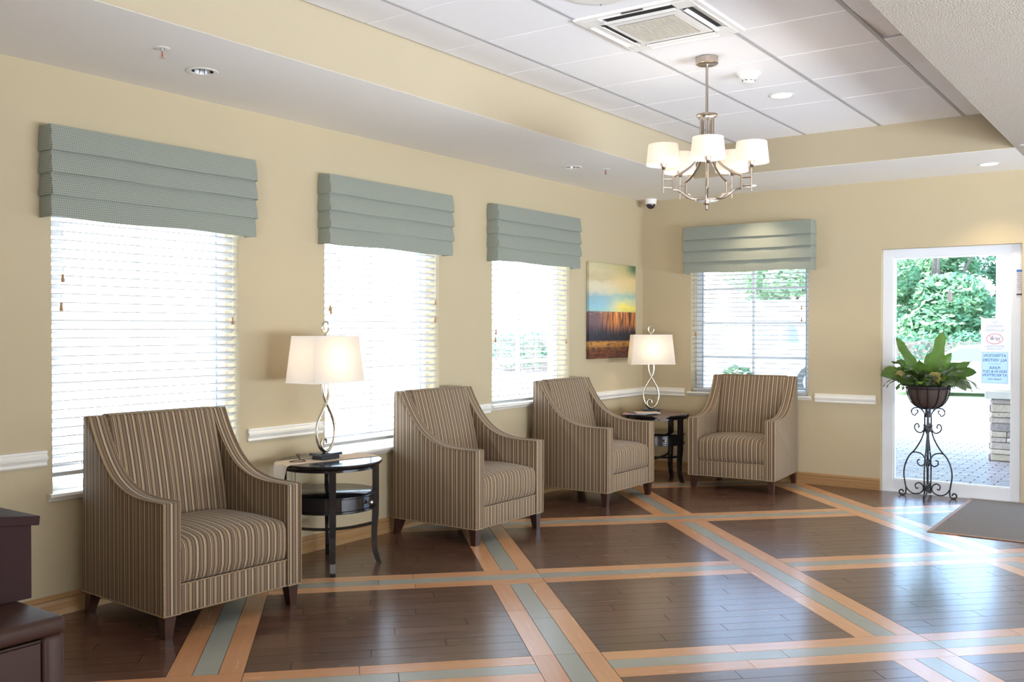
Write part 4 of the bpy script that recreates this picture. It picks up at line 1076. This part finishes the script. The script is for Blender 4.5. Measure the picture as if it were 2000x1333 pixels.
for i, (c, vis, _) in enumerate(cells):
    if vis and i < 298:
        if pm is None: o = MB().rbox(-.048,.048,-.098,.098,-.050,-.020,.003,1).build('paver', M_pav, patio); pm = o.data
        else: o = bpy.data.objects.new('paver', pm); COL.objects.link(o); o.parent = patio
        o.location = (c[0], c[1], random.uniform(-.0015,.0015)); o.rotation_euler = (random.uniform(-.006,.006), random.uniform(-.006,.006), 0)
    else: rest.box(c[0]-.048, c[0]+.048, c[1]-.098, c[1]+.098, -.050, -.020)
o = rest.build('paver', M_pav, patio); o['kind'] = 'stuff'
M_kerb = mat('grey kerb concrete', (.36,.38,.42,1), .9, vary=.1)
cu = MB().rbox(-9, 9, -.08, .08, -.14, -.005, .02); struct(cu.build('curb', M_kerb, None, (10.2, -.25, 0), (0,0,math.radians(-54))))
struct(MB().box(-12, 12, 0, 4.2, -.12, -.06).build('lawn', M_grassg, None, (10.9, .25, 0), (0,0,math.radians(-54))))
# porch roof on the column
struct(MB().box(.2, 3.6, -8, 1.6, 2.95, 3.12).build('porch_roof', M_soff))
colm = thing('porch_column', 'cream porch column on a stacked stone base outside the glass door', 'column', (2.86, -2.80, -.02))
M_st = [mat('ledge stone %d' % k, S(*c), .9, vary=.22, vscale=14, bump=.8, bscale=30, bdist=.02) for k, c in enumerate(((176,166,160),(148,140,140),(196,186,174),(128,116,124),(182,172,158)))]
MB().box(.03, .57, -.57, -.03, 0, .68).build('core', M_kerb, colm)
z = 0; row = 0
random.seed(3)
while z < .66:
    hh = random.choice((.055,.075,.09,.065)); hh = min(hh, .68-z)
    for face in range(4):
        a = 0.0; 
        while a < .60-1e-6:
            ln = min(random.choice((.16,.24,.34,.42)), .60-a)
            if .60-a-ln < .08: ln = .60-a
            d = random.uniform(.0,.025); m_ = random.choice(M_st)
            b = {0: (-d, .05, -a-ln+.003, -a-.003), 1: (a+.003, a+ln-.003, -.05, d), 2: (.55, .60+d, -a-ln+.003, -a-.003), 3: (a+.003, a+ln-.003, -.60-d, -.55)}[face]
            MB().rbox(b[0], b[1], b[2], b[3], z+.003, z+hh-.003, .006, 1).build('stone', m_, colm)
            a += ln
    z += hh; row += 1
MB().rbox(-.055, .655, -.655, .055, .685, .770, .008).build('cap', mat('grey cast stone', S(190,190,186), .85, vary=.06), colm)
MB().rbox(.045, .555, -.555, -.035, .770, 2.97, .006).build('shaft', mat('cream stucco', S(222,219,206), .9, bump=.3, bscale=60), colm)

# vehicles parked across the drive
M_car = mat('white car paint', (.80,.82,.85,1), .2, coat=.6); M_cglass = mat('blue tinted car glass', S(110,140,190), .06, spec=.8); M_tyre = mat('tyre rubber', (.03,.03,.035,1), .8)
M_silver = mat('silver wheel', (.6,.62,.65,1), .3, metal=.8); M_bluec = mat('blue grey car paint', S(80,100,140), .25, coat=.6)
def vehicle(name, label, prof, glass_polys, wheels, width, wr, loc, rz, m):
    t = thing(name, label, 'vehicle', loc, rz)
    MB().prism(prof, 'y', -width/2, width/2, .06, 3).build('body', m, t, smooth=True)
    for gp in glass_polys:
        for s in (-1, 1):
            MB().prism(gp, 'y', s*(width/2-.004) if s > 0 else -width/2-.012, width/2+.012 if s > 0 else -width/2+.004).build('side_window', M_cglass, t)
    for wx in wheels:
        for s in (-1, 1):
            y0 = s*(width/2-.10)
            q = MB().lathe([(.001,-.11),(wr*.6,-.11),(wr*.96,-.10),(wr,-.06),(wr,.06),(wr*.96,.10),(wr*.6,.11),(.001,.11)], 28)
            w_ = q.build('wheel', M_tyre, t, (wx, y0, wr), (PI/2,0,0), smooth=True)
            hb = MB().lathe([(.001,-.118),(wr*.25,-.118),(wr*.58,-.112),(wr*.62,-.105),(.001,-.10)] if s > 0 else [(.001,.118),(wr*.25,.118),(wr*.58,.112),(wr*.62,.105),(.001,.10)], 20)
            hb.build('hubcap', M_silver, w_, smooth=True)
    lt = MB().rbox(prof[0][0]-.02, prof[0][0]+.05, -width/2+.1, width/2-.1, .32, .46, .02); lt.build('bumper', M_silver, t)
    return t
sedan = [(-2.25,.30),(-2.28,.62),(-2.15,.86),(-1.30,.98),(-.72,1.38),(.55,1.43),(1.30,1.10),(2.0,1.00),(2.25,.86),(2.27,.35),(2.1,.22),(-2.1,.22)]
sg1 = [(-1.12,1.00),(-.66,1.32),(-.10,1.36),(-.10,1.00)]; sg2 = [(-.02,1.00),(-.02,1.36),(.50,1.36),(1.12,1.04)]
vehicle('car', 'white sedan parked beyond the glass door, right of the fern', sedan, [sg1, sg2], (-1.4,1.4), 1.76, .33, (15.0, -.95, -.12), math.radians(-82), M_car).scale = (1, 1, .85)
vehicle('car', 'blue grey car parked beyond the door, behind the left leaves of the fern', sedan, [sg1, sg2], (-1.4,1.4), 1.76, .33, (16.6, 4.2, -.12), math.radians(-80), M_bluec).scale = (1, 1, .85)
van = [(-3.2,.30),(-3.25,1.0),(-3.1,2.15),(.7,2.20),(1.05,1.25),(1.60,1.08),(1.72,.80),(1.72,.32),(1.6,.24),(-3.1,.24)]
vehicle('van', 'white van parked outside the end wall window', van, [[(-.48,1.25),(-.48,1.62),(-.02,1.62),(-.02,1.25)], [(.08,1.25),(.08,1.62),(.36,1.62),(.42,1.25)]], (-2.2,.74), 1.95, .40, (12.6, 3.12, -.12), math.radians(-70), M_car)
M_fol2 = leaf_mat('clipped shrub leaf', (S(60,86,60), S(110,140,96)))
def leafcloud(n, centers, size, rnd):
    mb = MB()
    for _ in range(n):
        c, r = centers[rnd.randrange(len(centers))]
        while True:
            d = Vector((rnd.uniform(-1,1), rnd.uniform(-1,1), rnd.uniform(-1,1)))
            if .05 < d.length <= 1: break
        d = d.normalized()*(d.length**.4); p = Vector(c)+Vector((d.x*r[0], d.y*r[1], d.z*r[2]))
        a = Vector((rnd.uniform(-1,1), rnd.uniform(-1,1), rnd.uniform(-.6,.6))).normalized(); b = a.orthogonal().normalized()
        s = size*rnd.uniform(.6,1.3); mb.add([p-a*s, p+b*s*.45, p+a*s, p-b*s*.45], [(0,1,2,3)])
    return mb
rr = random.Random(5)
shb = thing('round_shrub', 'low rounded shrub outside the end wall window', 'shrub', (6.0, 1.42, -.12))
leafcloud(2600, [((0,0,.50),(.36,.36,.46))], .055, rr).build('foliage', M_fol2, shb, fix=False); MB().tube([(0,0,0),(.02,.01,.5)], .03, 7).build('stem', M_legw, shb)
M_fol = [leaf_mat('bright tree leaf', (S(66,112,88), S(146,188,140))), leaf_mat('teal tree leaf', (S(52,104,94), S(116,170,150))), leaf_mat('deep tree leaf', (S(44,84,66), S(98,146,114))), leaf_mat('sunlit painted tree leaf', (S(140,172,140), S(206,228,190)))]  # last entry: brighter leaf copy with washed-out sunlight painted into its colour
M_bark = mat('grey bark', S(110,100,92), .95, vary=.3)
TR = [(23.0,1.9,5.8,0,'bright green tree behind the door glass, directly above the fern'), (23.0,-2.9,6.0,1,'teal green tree behind the porch column, right edge of the door view'), (29.0,0.2,7.5,2,'deep green tree in the back row beyond the door'),
      (23.0,6.8,5.2,0,'tree with painted sunlit leaves seen through the right half of the end wall blind'), (23.0,11.9,6.0,1,'tree with painted sunlit leaves behind the left half of the end wall blind'), (29.0,5.2,7.5,1,'teal tree in the back row, left of the fern')]
for k, (x, y, ht, km, lab) in enumerate(TR):
    t = thing('tree', lab, 'tree', (x, y, -.12))
    cs = []
    for q in range(16):
        a = q*2.4; rad = rr.uniform(.3, 1.35); zc = rr.uniform(.14, .95)*ht
        cs.append(((rad*math.cos(a), rad*math.sin(a), zc), (rr.uniform(.7,1.15), rr.uniform(.7,1.15), rr.uniform(.5,.85))))
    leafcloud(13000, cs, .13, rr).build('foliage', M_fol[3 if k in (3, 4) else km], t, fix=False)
    tk = MB().tube([(0,0,0),(.05,.03,ht*.3),(-.05,.05,ht*.6),(.02,0,ht*.85)], [.17,.14,.09,.04], 9)
    for q in range(4):
        a = q*1.7; tk.tube([(0,0,ht*.35),(math.cos(a)*.7,math.sin(a)*.7,ht*.55),(math.cos(a)*1.3,math.sin(a)*1.3,ht*.75)], [.07,.05,.02], 6)
    tk.build('trunk', M_bark, t, smooth=True)
hg = MB(); hgc = [((0, yy, .75), (.55,.8,.75)) for yy in [-9+1.1*i for i in range(20)]]
h_o = thing('hedge', 'long clipped hedge behind the parked cars', 'hedge', (20.0, 4.0, -.12), 0)
leafcloud(16000, hgc, .075, rr).build('foliage', M_fol[2], h_o, fix=False)
MB().box(-.25, .25, -9.6, 12.6, 0, 1.2).build('branches', M_bark, h_o)
